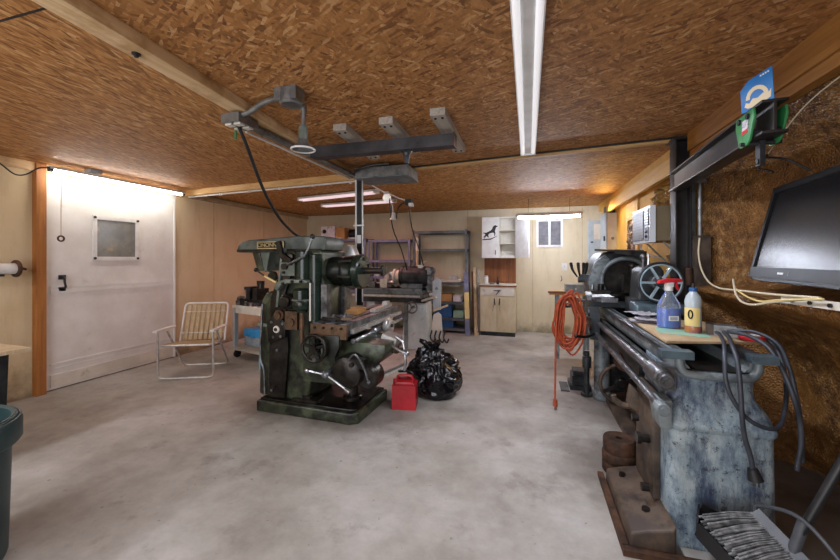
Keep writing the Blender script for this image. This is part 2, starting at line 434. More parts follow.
def Ry(a): return Matrix.Rotation(a, 3, 'Y')
XL, YB, XR, YF = -5.05, 7.7, 1.40, -2.2


# ------------------------------------------------------------------ room shell
g = G(); g.box(XL-.1, 2.3, YF-.1, YB+.1, -.12, 0, 0); struct(g.build('floor', 'floor'))
# ceiling: three fields of strand board, one mesh
g = G()
BX = lambda y: -1.72-.09*(y-.93)     # the beam runs slightly askew
g.prism([(XL-.1, YF-.1), (BX(YF-.1)-.002, YF-.1), (BX(4.35)-.002, 4.35), (XL-.1, 4.35)], 'xy', H, H+.05)
g.prism([(BX(YF-.1)+.002, YF-.1), (2.3, YF-.1), (2.3, 4.0), (BX(4.0)+.002, 4.0)], 'xy', H, H+.05)
g.box(XL-.1, 2.3, 3.9, YB+.1, H+.012, H+.06, 0)
ceil = struct(g.build('ceiling', ['osb_left', 'osb_main', 'osb_back']))
for p in ceil.data.polygons:
    c = p.center
    p.material_index = 2 if c.z > H+.011 and (c.y > 5 or abs(c.z-H-.012) < 1e-3) else (0 if c.x < BX(c.y) else 1)
# seams of the ceiling boards
g = G(); g.box(XL, -1.80, 1.02, 1.03, H-.002, H+.01, 0); struct(g.build('trim_1', 'dark_steel'))
g = G(); g.box(XL-.12, XL, YF, YB+.1, 0, H, 0); struct(g.build('wall_left', 'wall_left'))
g = G(); g.box(XL, 2.2, YB, YB+.12, 0, H, 0); struct(g.build('wall_back', 'wall_back'))
# sheet joints of the back wall
g = G()
for x in (-2.43, -1.21, .09, 1.0): g.box(x-.004, x+.004, YB-.003, YB+.002, .01, H-.02, 0)
struct(g.build('trim_2', 'tan_board'))
g = G()
for y in (4.98, 6.2, 7.0): g.box(XL-.002, XL+.003, y-.004, y+.004, .01, H-.02, 0)
struct(g.build('trim_3', 'tan_board'))
g = G(); g.box(XL-.1, 2.2, YF-.12, YF, 0, H, 0); struct(g.build('wall_front', 'wall_back'))

# right wall, near half: sprayed foam over an earth bank, with a rounded ledge below the screen
prof = [(1.30, 2.48), (1.31, 2.30), (1.42, 2.22), (1.53, 2.08), (1.58, 1.9), (1.60, 1.6), (1.585, 1.38), (1.54, 1.30), (1.44, 1.262),
        (1.33, 1.245), (1.265, 1.232), (1.255, 1.20), (1.30, 1.165), (1.42, 1.11), (1.57, 1.0), (1.67, .80), (1.73, .5), (1.76, .28), (1.80, .16), (1.86, .08), (1.93, -.02)]
PP = [(p.x, p.z) for p in catmull([(x, 0, z) for x, z in prof], 5)]
bm = bmesh.new(); rows = []; ny = 150; y0, y1 = YF, 3.64
for j in range(ny+1):
    y = y0+(y1-y0)*j/ny; row = []
    for i, (x, z) in enumerate(PP):
        k = min(1, max(0, (2.3-z)*6))*min(1, max(.25, z*4))
        ledge = math.exp(-((z-1.215)/.07)**2)
        n1 = noise.noise(Vector((x*2.2, y*2.2, z*2.2)))*.055*(1-.6*ledge)+noise.noise(Vector((x*7+9, y*7, z*7)))*.022+noise.noise(Vector((x*19, y*19+4, z*19)))*.010
        xx = x + n1*k
        if z > 1.2 and z < 2.1 and y > 2.95: xx -= .05*max(0, noise.noise(Vector((0, y*7, z*.8+3))))*min(1, (y-2.95)*4)
        s = min(1, max(0, (y-3.12)/.48)); s = s*s*(3-2*s); xx = xx*(1-s)+min(xx, 1.36+.02*noise.noise(Vector((x*3, y*9, z*4))))*s
        xx += .04*ledge*max(0, y-2.75)
        row.append(bm.verts.new((max(1.22, xx), y, z)))
    rows.append(row)
for j in range(ny):
    for i in range(len(PP)-1): bm.faces.new((rows[j][i], rows[j+1][i], rows[j+1][i+1], rows[j][i+1]))
# back of the wall closes the mesh
a = bm.verts.new((2.2, y0, -.02)); b = bm.verts.new((2.2, y1, -.02)); c = bm.verts.new((2.2, y0, H)); d = bm.verts.new((2.2, y1, H))
bm.faces.new((a, b, d, c))
bm.faces.new([r for r in rows[-1]]+[b, d]); bm.faces.new([r for r in rows[0]]+[a, c])
g = G(); g.bm.free(); g.bm = bm; struct(g.build('wall_right', 'foam', angle=80))
# right wall, far half: plywood with studs
g = G(); g.box(XR, 2.2, 3.66, YB, 0, H, 0); struct(g.build('wall_right_rear', 'wall_ply'))
g = G(); g.box(1.245, 1.30, YF, 3.5, 2.33, H, .004); g.box(1.262, 1.32, YF, 3.5, 2.27, 2.335, .006); struct(g.build('trim_4', 'rim'))
g = G(); g.box(1.29, XR+.01, 3.66, YB, 2.36, H+.012, .003); struct(g.build('trim_5', 'wall_ply'))
g = G(); g.box(1.255, 1.292, 3.68, 7.2, 2.235, 2.385, .003); struct(g.build('trim_6', 'ledger'))
g = G(); g.box(1.375, XR+.01, 5.45, 5.56, 0, 2.36, .003); g.box(1.375, XR+.01, 5.95, 6.05, 0, 2.36, .003); g.box(1.372, XR+.01, 5.55, 5.96, 2.0, 2.3, .004)
struct(g.build('trim_7', 'ledger'))
def foam_patch(name, y0, y1, z0, z1, x, amp, mat, ny=40, nz=40, seed=0):
    bm = bmesh.new(); R = []
    for j in range(ny+1):
        r = []
        for i in range(nz+1):
            y = y0+(y1-y0)*j/ny; z = z0+(z1-z0)*i/nz
            e = min(j, ny-j, i, nz-i)/4; e = min(1, e)
            v = Vector((seed, y*16, z*16))
            d = noise.cell(v)*.5+noise.noise(v*1.6)
            r.append(bm.verts.new((x-amp*e*max(.05, .5+.6*d), y, z)))
        R.append(r)
    for j in range(ny):
        for i in range(nz): bm.faces.new((R[j][i], R[j+1][i], R[j+1][i+1], R[j][i+1]))
    g = G(); g.bm.free(); g.bm = bm; return g.build(name, mat, angle=70)
o = foam_patch('insulation_foam', 5.56, 5.95, .9, 2.0, XR+.005, .06, 'foam', seed=2); tag(o, 'brown sprayed foam filling the gap between two studs on the yellow wall', 'insulation'); o['kind'] = 'stuff'
o = foam_patch('insulation_foam', 3.72, 4.75, 1.95, 2.24, XR+.005, .10, 'foam_pale', 60, 30, seed=5); tag(o, 'lumpy pale foam sprayed on the wall above the air conditioner', 'insulation'); o['kind'] = 'stuff'
o = foam_patch('insulation_foam', 3.72, 4.3, 1.2, 1.58, XR+.005, .08, 'foam_pale', 40, 30, seed=8); tag(o, 'lumpy pale foam sprayed on the wall below the air conditioner', 'insulation'); o['kind'] = 'stuff'

# beam, battens
g = G(); g.prism([(BX(YF)-.065, YF), (BX(YF)+.065, YF), (BX(3.98)+.055, 3.98), (BX(3.98)-.055, 3.98)], 'xy', 2.415, H, .004); struct(g.build('trim_8', 'pine'))
def skew(name, xa, ya, xb, yb, w, z0, z1, mat):
    g = G(); g.bar((xa, ya, (z0+z1)/2), (xb, yb, (z0+z1)/2), w, z1-z0, .003); return struct(g.build(name, mat))
skew('trim_9', -4.95, 4.36, -1.95, 4.05, .10, 2.40, H, 'pine_x')
skew('trim_10', -1.9, 4.045, 1.24, 3.62, .045, 2.445, H, 'pine_x')
skew('trim_11', -1.9, 4.008, 1.24, 3.583, .028, H-.012, H+.02, 'dark_steel')
g = G(); g.box(XL, XL+.045, 4.5, YB, 2.40, 2.45, .003); struct(g.build('trim_12', 'tan_board'))
g = G(); g.box(XL, XL+.04, YF, 2.62, 2.39, H, .003); g.box(XL, XL+.04, 2.70, 4.4, 2.39, H, .003); struct(g.build('trim_13', 'pine'))
g = G(); g.box(XL-.01, XL+.07, 2.615, 2.70, 0, H-.005, .004); struct(g.build('trim_14', 'stud'))

# big white door with a small window
DX = XL+.012
g = G(); g.box(XL-.02, DX, 2.715, 4.235, .015, 2.345, .003)
door = struct(g.build('door_1', 'white_door'))
g = G(); g.box(DX-.002, DX+.012, 2.76, 4.21, 1.075, 1.125, .003); g.box(DX-.002, DX+.008, 2.76, 4.21, 1.135, 1.155, .002)
g.box(DX-.002, DX+.009, 2.76, 4.21, .28, .30, .002); g.box(DX-.002, DX+.006, 2.76, 4.21, .235, .245, .002); g.build('door_rail', 'white_door', door)
g = G(); g.box(DX-.002, DX+.010, 2.76, 4.20, .04, .175, .003); g.build('kick_board', 'white_dirty', door)
g = G()
for z0, z1, a, b in ((1.44, 1.485, 3.17, 3.72), (1.94, 1.985, 3.17, 3.72)): g.box(DX-.003, DX+.018, a, b, z0, z1, .003)
for a, b in ((3.17, 3.215), (3.675, 3.72)): g.box(DX-.003, DX+.018, a, b, 1.485, 1.94, .003)
wf = g.build('window_frame', 'white', door)
g = G(); g.box(DX-.004, DX+.004, 3.21, 3.68, 1.48, 1.945, 0); g.build('pane', 'mud_glass', door)
g = G()
for y in (3.19, 3.70):
    for z in (1.465, 1.962): g.cyl((DX+.016, y, z), (DX+.026, y, z), .016, n=12)
build_each(g, 'bolt', 'dark_steel', wf)
g = G(); g.tube([(DX, 2.865, 1.25), (DX+.045, 2.865, 1.245), (DX+.055, 2.865, 1.19), (DX+.05, 2.875, 1.14), (DX, 2.875, 1.12)], .011, 8, 4)
g.box(DX, DX+.012, 2.835, 2.90, 1.225, 1.275, .003); g.box(DX, DX+.012, 2.835, 2.90, 1.095, 1.14, .003); g.build('door_handle', 'dark_steel', door)
g = G(); g.box(XL, XL+.035, 2.70, 2.72, .01, 2.36, .002); g.box(XL, XL+.03, 2.70, 4.26, 2.345, 2.39, .003); g.box(XL, XL+.03, 4.235, 4.255, .01, 2.36, .002); struct(g.build('trim_15', 'white_door'))

# vent window in the back wall
g = G()
for a in ((.16, .65, 2.20, 2.25), (.16, .65, 1.69, 1.735)): g.box(a[0], a[1], YB-.03, YB+.01, a[2], a[3], .003)
for a in ((.16, .20), (.385, .425), (.61, .65)): g.box(a[0], a[1], YB-.028, YB+.01, 1.72, 2.21, .003)
win = struct(g.build('window_1', 'white'))
g = G()
for x0, x1 in ((.2, .385), (.425, .61)):
    for k in range(16): g.box(x0, x1, YB-.018, YB-.002, 1.738+k*.029, 1.738+k*.029+.024, 0, Rx(-.5))
g.build('louvre', 'vent_slat', win)
# unseen lamp housing and door frame, added to go with the fill lights
g = G(); g.box(-3.52, -3.28, -1.78, .58, 2.435, H, .004); struct(g.build('added_lamp_housing', 'white'))
g = G()
for a in ((-3.1, -3.0, 0, 2.4), (.2, .3, 0, 2.4), (-3.1, .3, 2.33, 2.43)): g.box(a[0], a[1], YF-.01, YF+.05, a[2], a[3], .004)
struct(g.build('added_door_frame', 'stud'))

# ------------------------------------------------------------------ left side of the room
# tube lamp over the door, its cord and the pull string
def tube_lamp(name, label, a, b, z, w, h, group=None, mat='led', hood=False, twin=False):
    a, b = Vector((*a, z)), Vector((*b, z)); d = (b-a).normalized()
    t = thing(name, label, 'light', tuple(a), 0, group)
    s = d.cross(Vector((0,0,1)))
    if hood:
        g = G(); cs = [(-.082, .004), (-.080, .000), (-.03, .022), (.03, .022), (.080, .000), (.082, .004), (.034, .034), (.03, .06), (-.03, .06), (-.034, .034)]
        rr = [[p+s*u+Vector((0, 0, v)) for u, v in cs] for p in (a, b)]; n = len(cs)
        g._add(rr[0]+rr[1], [tuple(range(n)), tuple(range(2*n-1, n-1, -1))]+[(i, i+n, (i+1) % n+n, (i+1) % n) for i in range(n)]); g.build('hood', 'white', t)
    else:
        g = G(); g.bar(a, b, w, h*.5, .004); g.bar(a+Vector((0,0,-h*.2)), b+Vector((0,0,-h*.2)), w*.30, h*.5, .004); g.build('housing', 'white', t)
    for sg in ((1, -1) if twin else (0,)):
        off = s*sg*w*.33+Vector((0,0,-h*.42))
        g = G(); g.cyl(a+d*.04+off, b-d*.04+off, .016 if twin else .018, n=12); g.build('tube', mat, t)
    g = G()
    for p, q in ((a, a+d*.035), (b-d*.035, b)): g.bar(p+Vector((0,0,-h*.3)), q+Vector((0,0,-h*.3)), w*(1.0 if twin else .75), h*.75, .004)
    build_each(g, 'end_cap', 'white' if twin or hood else 'dark_steel', t)
    return t
tube_lamp('tube_light', 'bright glowing tube light mounted on the ceiling edge above the white door', (-4.80, 2.62), (-4.80, 4.20), 2.415, .06, .06, None, 'led_door')
g = G(); g.tube([(-4.80, 2.62, 2.41), (-4.82, 2.55, 2.39), (-4.86, 2.47, 2.31), (-4.9, 2.40, 2.30), (-4.93, 2.30, 2.39), (-4.95, 2.2, 2.42), (-4.95, 2.05, 2.43)], .007, 8, 5)
tag(g.build('power_cable', 'black', loc=(-4.8, 2.62, 2.41)), 'thin black cord sagging from the tube light over the door', 'cable')
g = G(); g.box(-4.86, -4.76, 2.98, 3.10, 2.442, H, .003); tag(g.build('ceiling_clip', 'panel_blue', loc=(-4.81, 3.04, H)), 'small blue-grey clip on the ceiling above the door lamp', 'clip')
t = thing('pull_cord', 'thin pull string with a rusty ring hanging in front of the white door', 'cord', (-4.92, 2.80, 2.47))
g = G(); g.tube([(-4.80, 2.74, 2.475), (-4.90, 2.79, 2.42), (-4.93, 2.80, 2.0), (-4.93, 2.80, 1.71)], .0035, 6); g.build('string', 'tan_board', t)
g = G(); g.ring((-4.93, 2.80, 1.68), .028, .009, (1, 0, 0), 20, 8); g.build('ring', 'rust', t)

# white pipe on the wall
t = thing('pipe', 'white round pipe with a rusty end flange mounted on the left wall', 'pipe', (-4.9, 2.3, 1.36))
g = G(); g.cyl((-4.90, 1.2, 1.36), (-4.90, 2.42, 1.36), .055, n=24); g.build('tube', 'white', t)
g = G(); g.cyl((-4.90, 2.40, 1.36), (-4.90, 2.425, 1.36), .085, n=24, bev=.005); g.cyl((-4.90, 2.425, 1.36), (-4.90, 2.46, 1.36), .03, .02, 14); g.cyl((-4.9, 2.46, 1.36), (-4.9, 2.49, 1.35), .012, n=10); g.build('flange', 'rust', t)
g = G()
for y in (1.5, 2.30): g.box(-5.05, -4.88, y-.02, y+.02, 1.285, 1.305, .003); g.box(-5.05, -5.03, y-.02, y+.02, 1.2, 1.42, .003)
build_each(g, 'bracket', 'dark_steel', t)

# table corner
t = thing('work_table', 'pale wooden table with a dark metal leg standing by the left wall', 'table', (-4.2, 1.4, 0))
g = G(); g.box(-4.95, -3.535, .85, 1.83, .775, .80, .004); g.build('tabletop', 'plank', t)
for x in (-4.88, -3.66):
    for y in (.95, 1.72):
        g = G(); g.bar((x, y, .775), (x+(.05 if x < -4 else -.05), y, 0), .075, .05, .004, up=(0, 1, 0)); g.build('leg', 'dark_steel', t)
g = G(); g.box(-4.85, -3.66, .93, .96, .70, .775, .003); g.box(-4.85, -3.66, 1.70, 1.73, .72, .775, .003); build_each(g, 'apron', 'dark_steel', t)

# trash can
t = thing('trash_can', 'dark teal plastic trash can at the left edge of the floor', 'trash can', (-2.62, .96, 0))
c = (-2.62, .96, 0)
g = G(); g.rev([(0, 0), (.265, 0), (.272, .02), (.287, .61), (.277, .615), (.26, .06), (0, .05)], c, n=48); g.build('body', 'trash_green', t)
g = G(); g.rev([(.284, .55), (.312, .555), (.322, .57), (.322, .65), (.316, .665), (.306, .67), (.302, .68), (.290, .685), (.280, .677), (.278, .55)], c, n=48); g.build('rim', 'trash_green', t)
g = G(); g.ring((c[0], c[1], .670), .312, .006, n=48, m=6); g.ring((c[0], c[1], .683), .292, .005, n=48, m=6); g.build('rim_bead', 'trash_green', t)
for s in (2.4, PI+2.4):
    g = G(); R = Matrix.Rotation(s, 4, 'Z')
    g.tube([Vector(c)+R @ Vector(p) for p in ((.322, -.09, .60), (.36, -.08, .59), (.365, .08, .59), (.322, .09, .60))], .012, 8, 4); g.build('handle', 'trash_green', t)
g = G(); g.ball((-2.64, .97, .23), .19, (1, 1, .75), 20).jitter(.04, 7, 3); o = g.build('rubbish_bag', 'bag', loc=(-2.64, .97, .09)); tag(o, 'black liner bag lying inside the dark teal trash can', 'bag')

# lawn chair with slats, facing the camera
t = thing('lawn_chair', 'folding lawn chair with pale metal frame and tan slats by the left wall', 'chair', (0, 0, 0))
def U(pts, r=.013): return G(t).tube(pts, r, 10, 1)
def rounded(pts, rad=.07, k=5):
    out = [Vector(pts[0])]
    for a, b, c in zip(pts, pts[1:], pts[2:]):
        a, b, c = Vector(a), Vector(b), Vector(c); p = b+(a-b).normalized()*rad; q = b+(c-b).normalized()*rad
        for i in range(k+1): u = i/k; out.append(p*(1-u)**2+b*2*u*(1-u)+q*u*u)
    return out+[Vector(pts[-1])]
U(rounded([(-.31, -.28, .575), (-.31, -.27, .012), (.31, -.27, .012), (.31, -.28, .575)])).build('front_leg', 'alu', t)
U(rounded([(-.285, -.12, .57), (-.285, .33, .012), (.285, .33, .012), (.285, -.12, .57)])).build('rear_leg', 'alu', t)
U(rounded([(-.275, .20, .36), (-.275, .36, .85), (.275, .36, .85), (.275, .20, .36)], .06)).build('back_frame', 'white', t)
U(rounded([(-.285, .22, .355), (-.285, -.26, .405), (.285, -.26, .405), (.285, .22, .355)], .05)).build('seat_frame', 'alu', t)
for s in (-1, 1):
    g = G(t); g.bar((s*.315, -.33, .588), (s*.315, .13, .582), .05, .022, .008)
    g.build('armrest', 'white', t)
for k in range(8):
    x = -.215+k*.0615; g = G(t); g.bar((x, .205, .385), (x, .352, .825), .040, .010, .002, up=(0, -1, .5)); g.build('back_slat', 'slat', t)
for k in range(8):
    x = -.235+k*.067; g = G(t); g.bar((x, -.25, .412), (x, .20, .366), .046, .010, .002); g.build('seat_slat', 'slat', t)
g = G(t)
for z, y in ((.47, .225), (.74, .315)): g.tube([(-.27, y, z), (.27, y, z)], .005, 6)
build_each(g, 'crossbar', 'alu', t)
t.location = (-4.10, 3.76, 0); t.rotation_euler = (0, 0, math.radians(25))

# wheeled cart against the left wall
t = thing('tool_cart', 'pale grey steel cart on black casters behind the green milling machine', 'cart', (0, 0, 0))
W, Dp = 1.05, .55
g = G(t); g.box(0, W, 0, Dp, .735, .775, .004); g.build('top', 'white_dirty', t)
g = G(t); g.box(-.03, W+.03, -.03, Dp+.03, .125, .165, .004); g.build('lower_shelf', 'grey_wood', t)
for x in (.03, W-.03):
    for y in (.03, Dp-.03): g = G(t); g.box(x-.028, x+.028, y-.028, y+.028, .16, .74, .003); g.build('leg', 'panel_blue', t)
g = G(t); g.box(.02, W-.02, .012, .03, .66, .735, .003); g.box(.02, W-.02, Dp-.03, Dp-.012, .66, .735, .003); build_each(g, 'apron', 'white_dirty', t)
for x in (.06, W-.06):
    for y in (.04, Dp-.04):
        g = G(t); g.cyl((x-.02, y, .055), (x+.02, y, .055), .055, n=20, bev=.008); w = g.build('caster', 'rubber', t)
        g = G(t); g.box(x-.035, x+.035, y-.03, y+.03, .115, .128, .002); g.box(x-.034, x-.026, y-.02, y+.02, .045, .12, .002); g.box(x+.026, x+.034, y-.02, y+.02, .045, .12, .002); g.build('fork', 'dark_steel', w)
cartT = t
t.location = (-4.22, 4.50, 0); t.rotation_euler = (0, 0, math.radians(-15))
CM = Matrix.Translation(t.location) @ Matrix.Rotation(math.radians(-15), 4, 'Z')
def oncart(name, label, cat, x, y, z):
    r = thing(name, label, cat, CM @ Vector((x, y, z)), math.radians(-15)); return r
# vise with a rotary base
t = oncart('machine_vise', 'black machine vise with a chromed crank on top of the pale cart', 'vise', .32, .2, .775)
L = lambda g: g.bm.transform(frame_of(t))
def lb(t):  # shapes given in the thing's own coordinates
    g = G(); g.build0 = g.build
    def b(name, mat, parent): g.bm.transform(frame_of(t)); return g.build0(name, mat, parent)
    g.build = b; return g
g = lb(t); g.cyl((0, 0, 0), (0, 0, .05), .17, n=28, bev=.008); g.box(-.30, .34, -.08, .09, .05, .085, .006); g.build('base', 'dark_steel', t)
g = lb(t); g.box(-.14, -.05, -.10, .10, .085, .24, .008); g.box(-.17, -.02, -.11, .11, .22, .27, .006); g.build('fixed_jaw', 'dark_steel', t)
g = lb(t); g.box(.02, .12, -.10, .10, .085, .25, .008); g.cyl((.07, 0, .25), (.07, 0, .33), .05, n=18); g.box(-.0, .13, -.02, .02, .30, .36, .006); g.build('moving_jaw', 'oily', t)
g = lb(t); g.cyl((-.40, -.02, .07), (-.18, -.02, .07), .022, n=14); g.cyl((-.42, -.02, .07), (-.34, -.02, .07), .05, n=18); g.build('screw', 'chrome', t)
g = lb(t); g.ring((-.16, -.05, .20), .06, .012, (1, .4, 0), 20, 8); g.cyl((-.2, -.06, .2), (-.12, -.04, .2), .02, n=12); g.build('crank', 'chrome', t)
for i, (x, y, r, h, m, lab) in enumerate([(-.02, -.02, 0, 0, '', '')]): pass
t2 = oncart('metal_block', 'small brown steel block beside the black vise on the cart', 'block', .10, .06, .775); t = t2
g = lb(t); g.box(-.05, .05, -.04, .04, 0, .07, .006); g.box(-.03, .03, -.03, .03, .07, .1, .006); g.build('body', 'steel', t)
for k, (x, y) in enumerate(((.22, .04), (.28, .035), (.335, .05), (.39, .04))):
    t = oncart('steel_collet', ('dark', 'pale', 'brown', 'shiny')[k]+' steel collet in the row along the cart edge below the vise', 'collet', x, y, .775); t['group'] = 'collets along the cart edge'
    g = lb(t); g.rev([(0,0), (.018, 0), (.022, .012), (.026, .05), (.02, .055), (.008, .052), (0, .03)], (0,0,0), n=14); g.build('body', ('oily', 'steel', 'brown_oil', 'chrome')[k], t)
t = oncart('storage_bin', 'hazy plastic box with a bright blue lid on the cart shelf', 'bin', .30, .27, .167)
g = lb(t); g.prism([(-.20, 0), (.20, 0), (.215, .14), (-.215, .14)], 'xz', -.14, .14, .01); g.build('box', 'bin_clear', t)
g = lb(t); g.prism([(-.225, .14), (.225, .14), (.22, .18), (.19, .255), (-.19, .255), (-.22, .18)], 'xz', -.15, .15, .012); g.build('lid', 'blue_bin', t)
g = lb(t); g.box(-.05, .05, -.158, -.145, .13, .17, .004); g.build('latch', 'blue_bin', t)
t = oncart('jug', 'orange plastic jug on the cart shelf beside the blue-lidded box', 'bottle', .66, .12, .167)
g = lb(t); g.rev([(0,0), (.055, 0), (.06, .01), (.06, .14), (.045, .18), (.022, .2), (.022, .22), (0, .22)], (0,0,0), n=20); g.build('body', 'orange', t)
g = lb(t); g.cyl((0,0,.21), (0,0,.245), .026, n=16); g.build('cap', 'white', t)
t = thing('bottle', 'light blue plastic bottle standing on the floor behind the milling machine', 'bottle', (-3.36, 4.12, 0))
g = lb(t); g.rev([(0,0), (.05, 0), (.055, .012), (.055, .2), (.05, .225), (.022, .27), (.02, .30), (0, .30)], (0,0,0), n=20); g.build('body', 'lightblue', t)
g = lb(t); g.cyl((0,0,.295), (0,0,.335), .024, n=16); g.build('cap', 'white', t)

# ------------------------------------------------------------------ milling machine
mill = thing('milling_machine', 'large green and black horizontal milling machine in the middle of the floor', 'milling machine', (-1.97, 3.27, 0))
g = G(); g.prism([(-2.50, 2.96), (-1.50, 2.93), (-1.43, 2.97), (-1.40, 3.60), (-2.5, 3.66)], 'xy', 0, .105, .02, 3)
base = g.build('base', 'mill', mill)
g = G(); g.prism([(-2.47, 2.985), (-1.51, 2.96), (-1.455, 2.99), (-1.43, 3.58), (-2.48, 3.63)], 'xy', .10, .125, .01); g.build('drip_tray', 'oily', base)
g = G(); g.box(-2.12, -1.86, 2.99, 3.10, .125, .15, .004); g.box(-2.02, -1.94, 3.0, 3.06, .15, .18, .01); g.build('foot_bracket', 'oily', mill)
# column: side outline, extruded in depth
colp = [(-2.44, .12), (-1.98, .12), (-1.94, .30), (-1.86, .55), (-1.80, .80), (-1.79, 1.20), (-1.84, 1.30), (-1.83, 1.535), (-2.24, 1.535), (-2.29, 1.32), (-2.36, 1.12), (-2.46, 1.0)]
g = G(); g.prism(colp, 'xz', 3.02, 3.50, .035, 3); column = g.build('column', 'mill', mill)
# front face plate of the column
g = G(); g.prism([(-2.38, .14), (-2.20, .14), (-2.16, .62), (-2.20, 1.12), (-2.135, 1.30), (-2.11, 1.50), (-2.215, 1.52), (-2.27, 1.30), (-2.36, 1.08)], 'xz', 2.985, 3.03, .012); face = g.build('front_plate', 'oily', mill)
g = G(); g.prism([(-2.285, 1.0), (-2.225, 1.56), (-2.205, 1.56), (-2.26, 1.0)], 'xz', 2.965, 3.03, .006); g.build('edge_rib', 'mill_light', mill)
g = G(); g.prism([(-2.36, .66), (-2.17, .72), (-2.17, .86), (-2.28, .95), (-2.38, .86)], 'xz', 2.955, 2.99, .012); g.build('switch_plate', 'oily', mill)
g = G(); g.cyl((-2.265, 2.945, .795), (-2.265, 2.96, .795), .034, n=20, bev=.004); sw = g.build('switch_ring', 'white_dirty', mill)
g = G(); g.cyl((-2.265, 2.935, .795), (-2.265, 2.95, .795), .016, n=16); g.build('button', 'black', sw)
g = G()
for x, z in ((-2.30, .72), (-2.22, .73), (-2.32, .86), (-2.2, .85), (-2.26, .60), (-2.32, .22)): g.cyl((x, 2.95, z), (x, 2.985, z), .014, n=8)
build_each(g, 'bolt', 'steel', mill)
# rounded gear cover with a strap
pts = [(-2.535, .13), (-2.36, .13), (-2.32, .60), (-2.30, 1.00), (-2.33, 1.10), (-2.39, 1.145), (-2.45, 1.13), (-2.50, 1.06), (-2.52, .93)]
g = G(); g.prism(pts, 'xz', 3.04, 3.44, .03, 3); gc = g.build('gear_cover', 'mill', mill)
g = G(); g.prism([(x-.012 if x < -2.4 else x+.01, z) for x, z in [(-2.52, .80), (-2.31, .80), (-2.31, .83), (-2.52, .83)]], 'xz', 3.02, 3.46, .004); g.build('strap', 'mill_light', gc)
g = G(); g.tube([(-2.47, 3.015, 1.02), (-2.48, 3.01, .8), (-2.49, 3.01, .5), (-2.45, 3.01, .38), (-2.44, 3.01, .15)], .01, 8, 3); g.build('conduit', 'steel', gc)
# ways on the right of the column
g = G(); g.box(-1.815, -1.755, 2.99, 3.07, .50, 1.22, .005); g.box(-1.815, -1.755, 3.33, 3.45, .50, 1.22, .005); build_each(g, 'slideway', 'steel', mill)
# overarm
g = G(); g.prism([(-2.825, 1.545), (-2.81, 1.59), (-2.77, 1.625), (-2.68, 1.645), (-2.15, 1.675), (-1.83, 1.67), (-1.81, 1.62), (-1.82, 1.54), (-2.0, 1.525), (-2.815, 1.52)], 'xz', 3.07, 3.42, .025, 3)
arm = g.build('overarm', 'mill_arm', mill)
g = G(); g.box(-2.81, -1.86, 3.055, 3.08, 1.525, 1.55, .004); g.build('overarm_way', 'oily', arm)
g = G(); g.box(-2.565, -2.255, 3.055, 3.075, 1.555, 1.625, .012); pl = g.build('name_plate', 'mill_dark', arm)
g = G()
for z in (1.559, 1.621): g.box(-2.56, -2.26, 3.05, 3.058, z-.004, z+.004, .001)
for x in (-2.56, -2.26): g.box(x-.004, x+.004, 3.05, 3.058, 1.557, 1.623, .001)
g.build('plate_border', 'brass', pl)
mt = Matrix.Translation((-2.41, 3.052, 1.59)) @ Matrix.Rotation(PI/2, 4, 'X')
text('CINCINNATI', .052, 'brass', pl, 'plate_lettering', mt, .003)
# arbor bracket under the left of the overarm
g = G(); g.prism([(-2.66, 1.53), (-2.57, 1.53), (-2.515, 1.335), (-2.595, 1.335)], 'xz', 3.09, 3.40, .012); br = g.build('arbor_bracket', 'mill', mill)
g = G(); g.prism([(-2.58, 1.525), (-2.455, 1.525), (-2.495, 1.335), (-2.53, 1.335)], 'xz', 3.10, 3.39, .006); g.build('bracket_web', 'mill_light', br)
g = G(); g.cyl((-2.55, 3.2, 1.34), (-2.55, 3.2, 1.322), .035, n=16); g.build('bearing', 'steel', br)
# levers
g = G(); g.tube([(-2.155, 2.93, 1.39), (-2.02, 2.90, 1.44), (-1.93, 2.90, 1.48), (-1.88, 2.90, 1.56), (-1.85, 2.90, 1.64)], .011, 8, 1); lv = g.build('long_lever', 'steel', mill)
g = G(); g.ball((-1.845, 2.90, 1.655), .024); g.build('knob', 'black', lv)
g = G(); g.cyl((-2.155, 2.91, 1.385), (-2.155, 3.0, 1.385), .03, n=14); g.build('pivot', 'oily', lv)
g = G(); g.bar((-2.245, 2.955, 1.62), (-2.215, 2.955, 1.50), .05, .03, .008, up=(0,1,0)); g.bar((-2.215, 2.96, 1.49), (-2.11, 2.955, 1.43), .05, .025, .006, up=(0,1,0)); g.build('clamp_lever', 'oily', mill)
g = G(); g.tube([(-2.455, 2.92, 1.345), (-2.36, 2.92, 1.29)], .008, 8); sl = g.build('speed_lever', 'oily', mill)
g = G(); g.ball((-2.465, 2.92, 1.352), .021); g.build('knob', 'oily', sl)
g = G(); g.tube([(-2.37, 2.92, 1.295), (-2.26, 2.94, 1.235)], .010, 8); g.build('grip', 'yellow_label', sl)
g = G(); g.cyl((-2.335, 2.975, 1.29), (-2.335, 3.01, 1.29), .05, n=20, bev=.008); g.build('dial', 'mill_dark', mill)
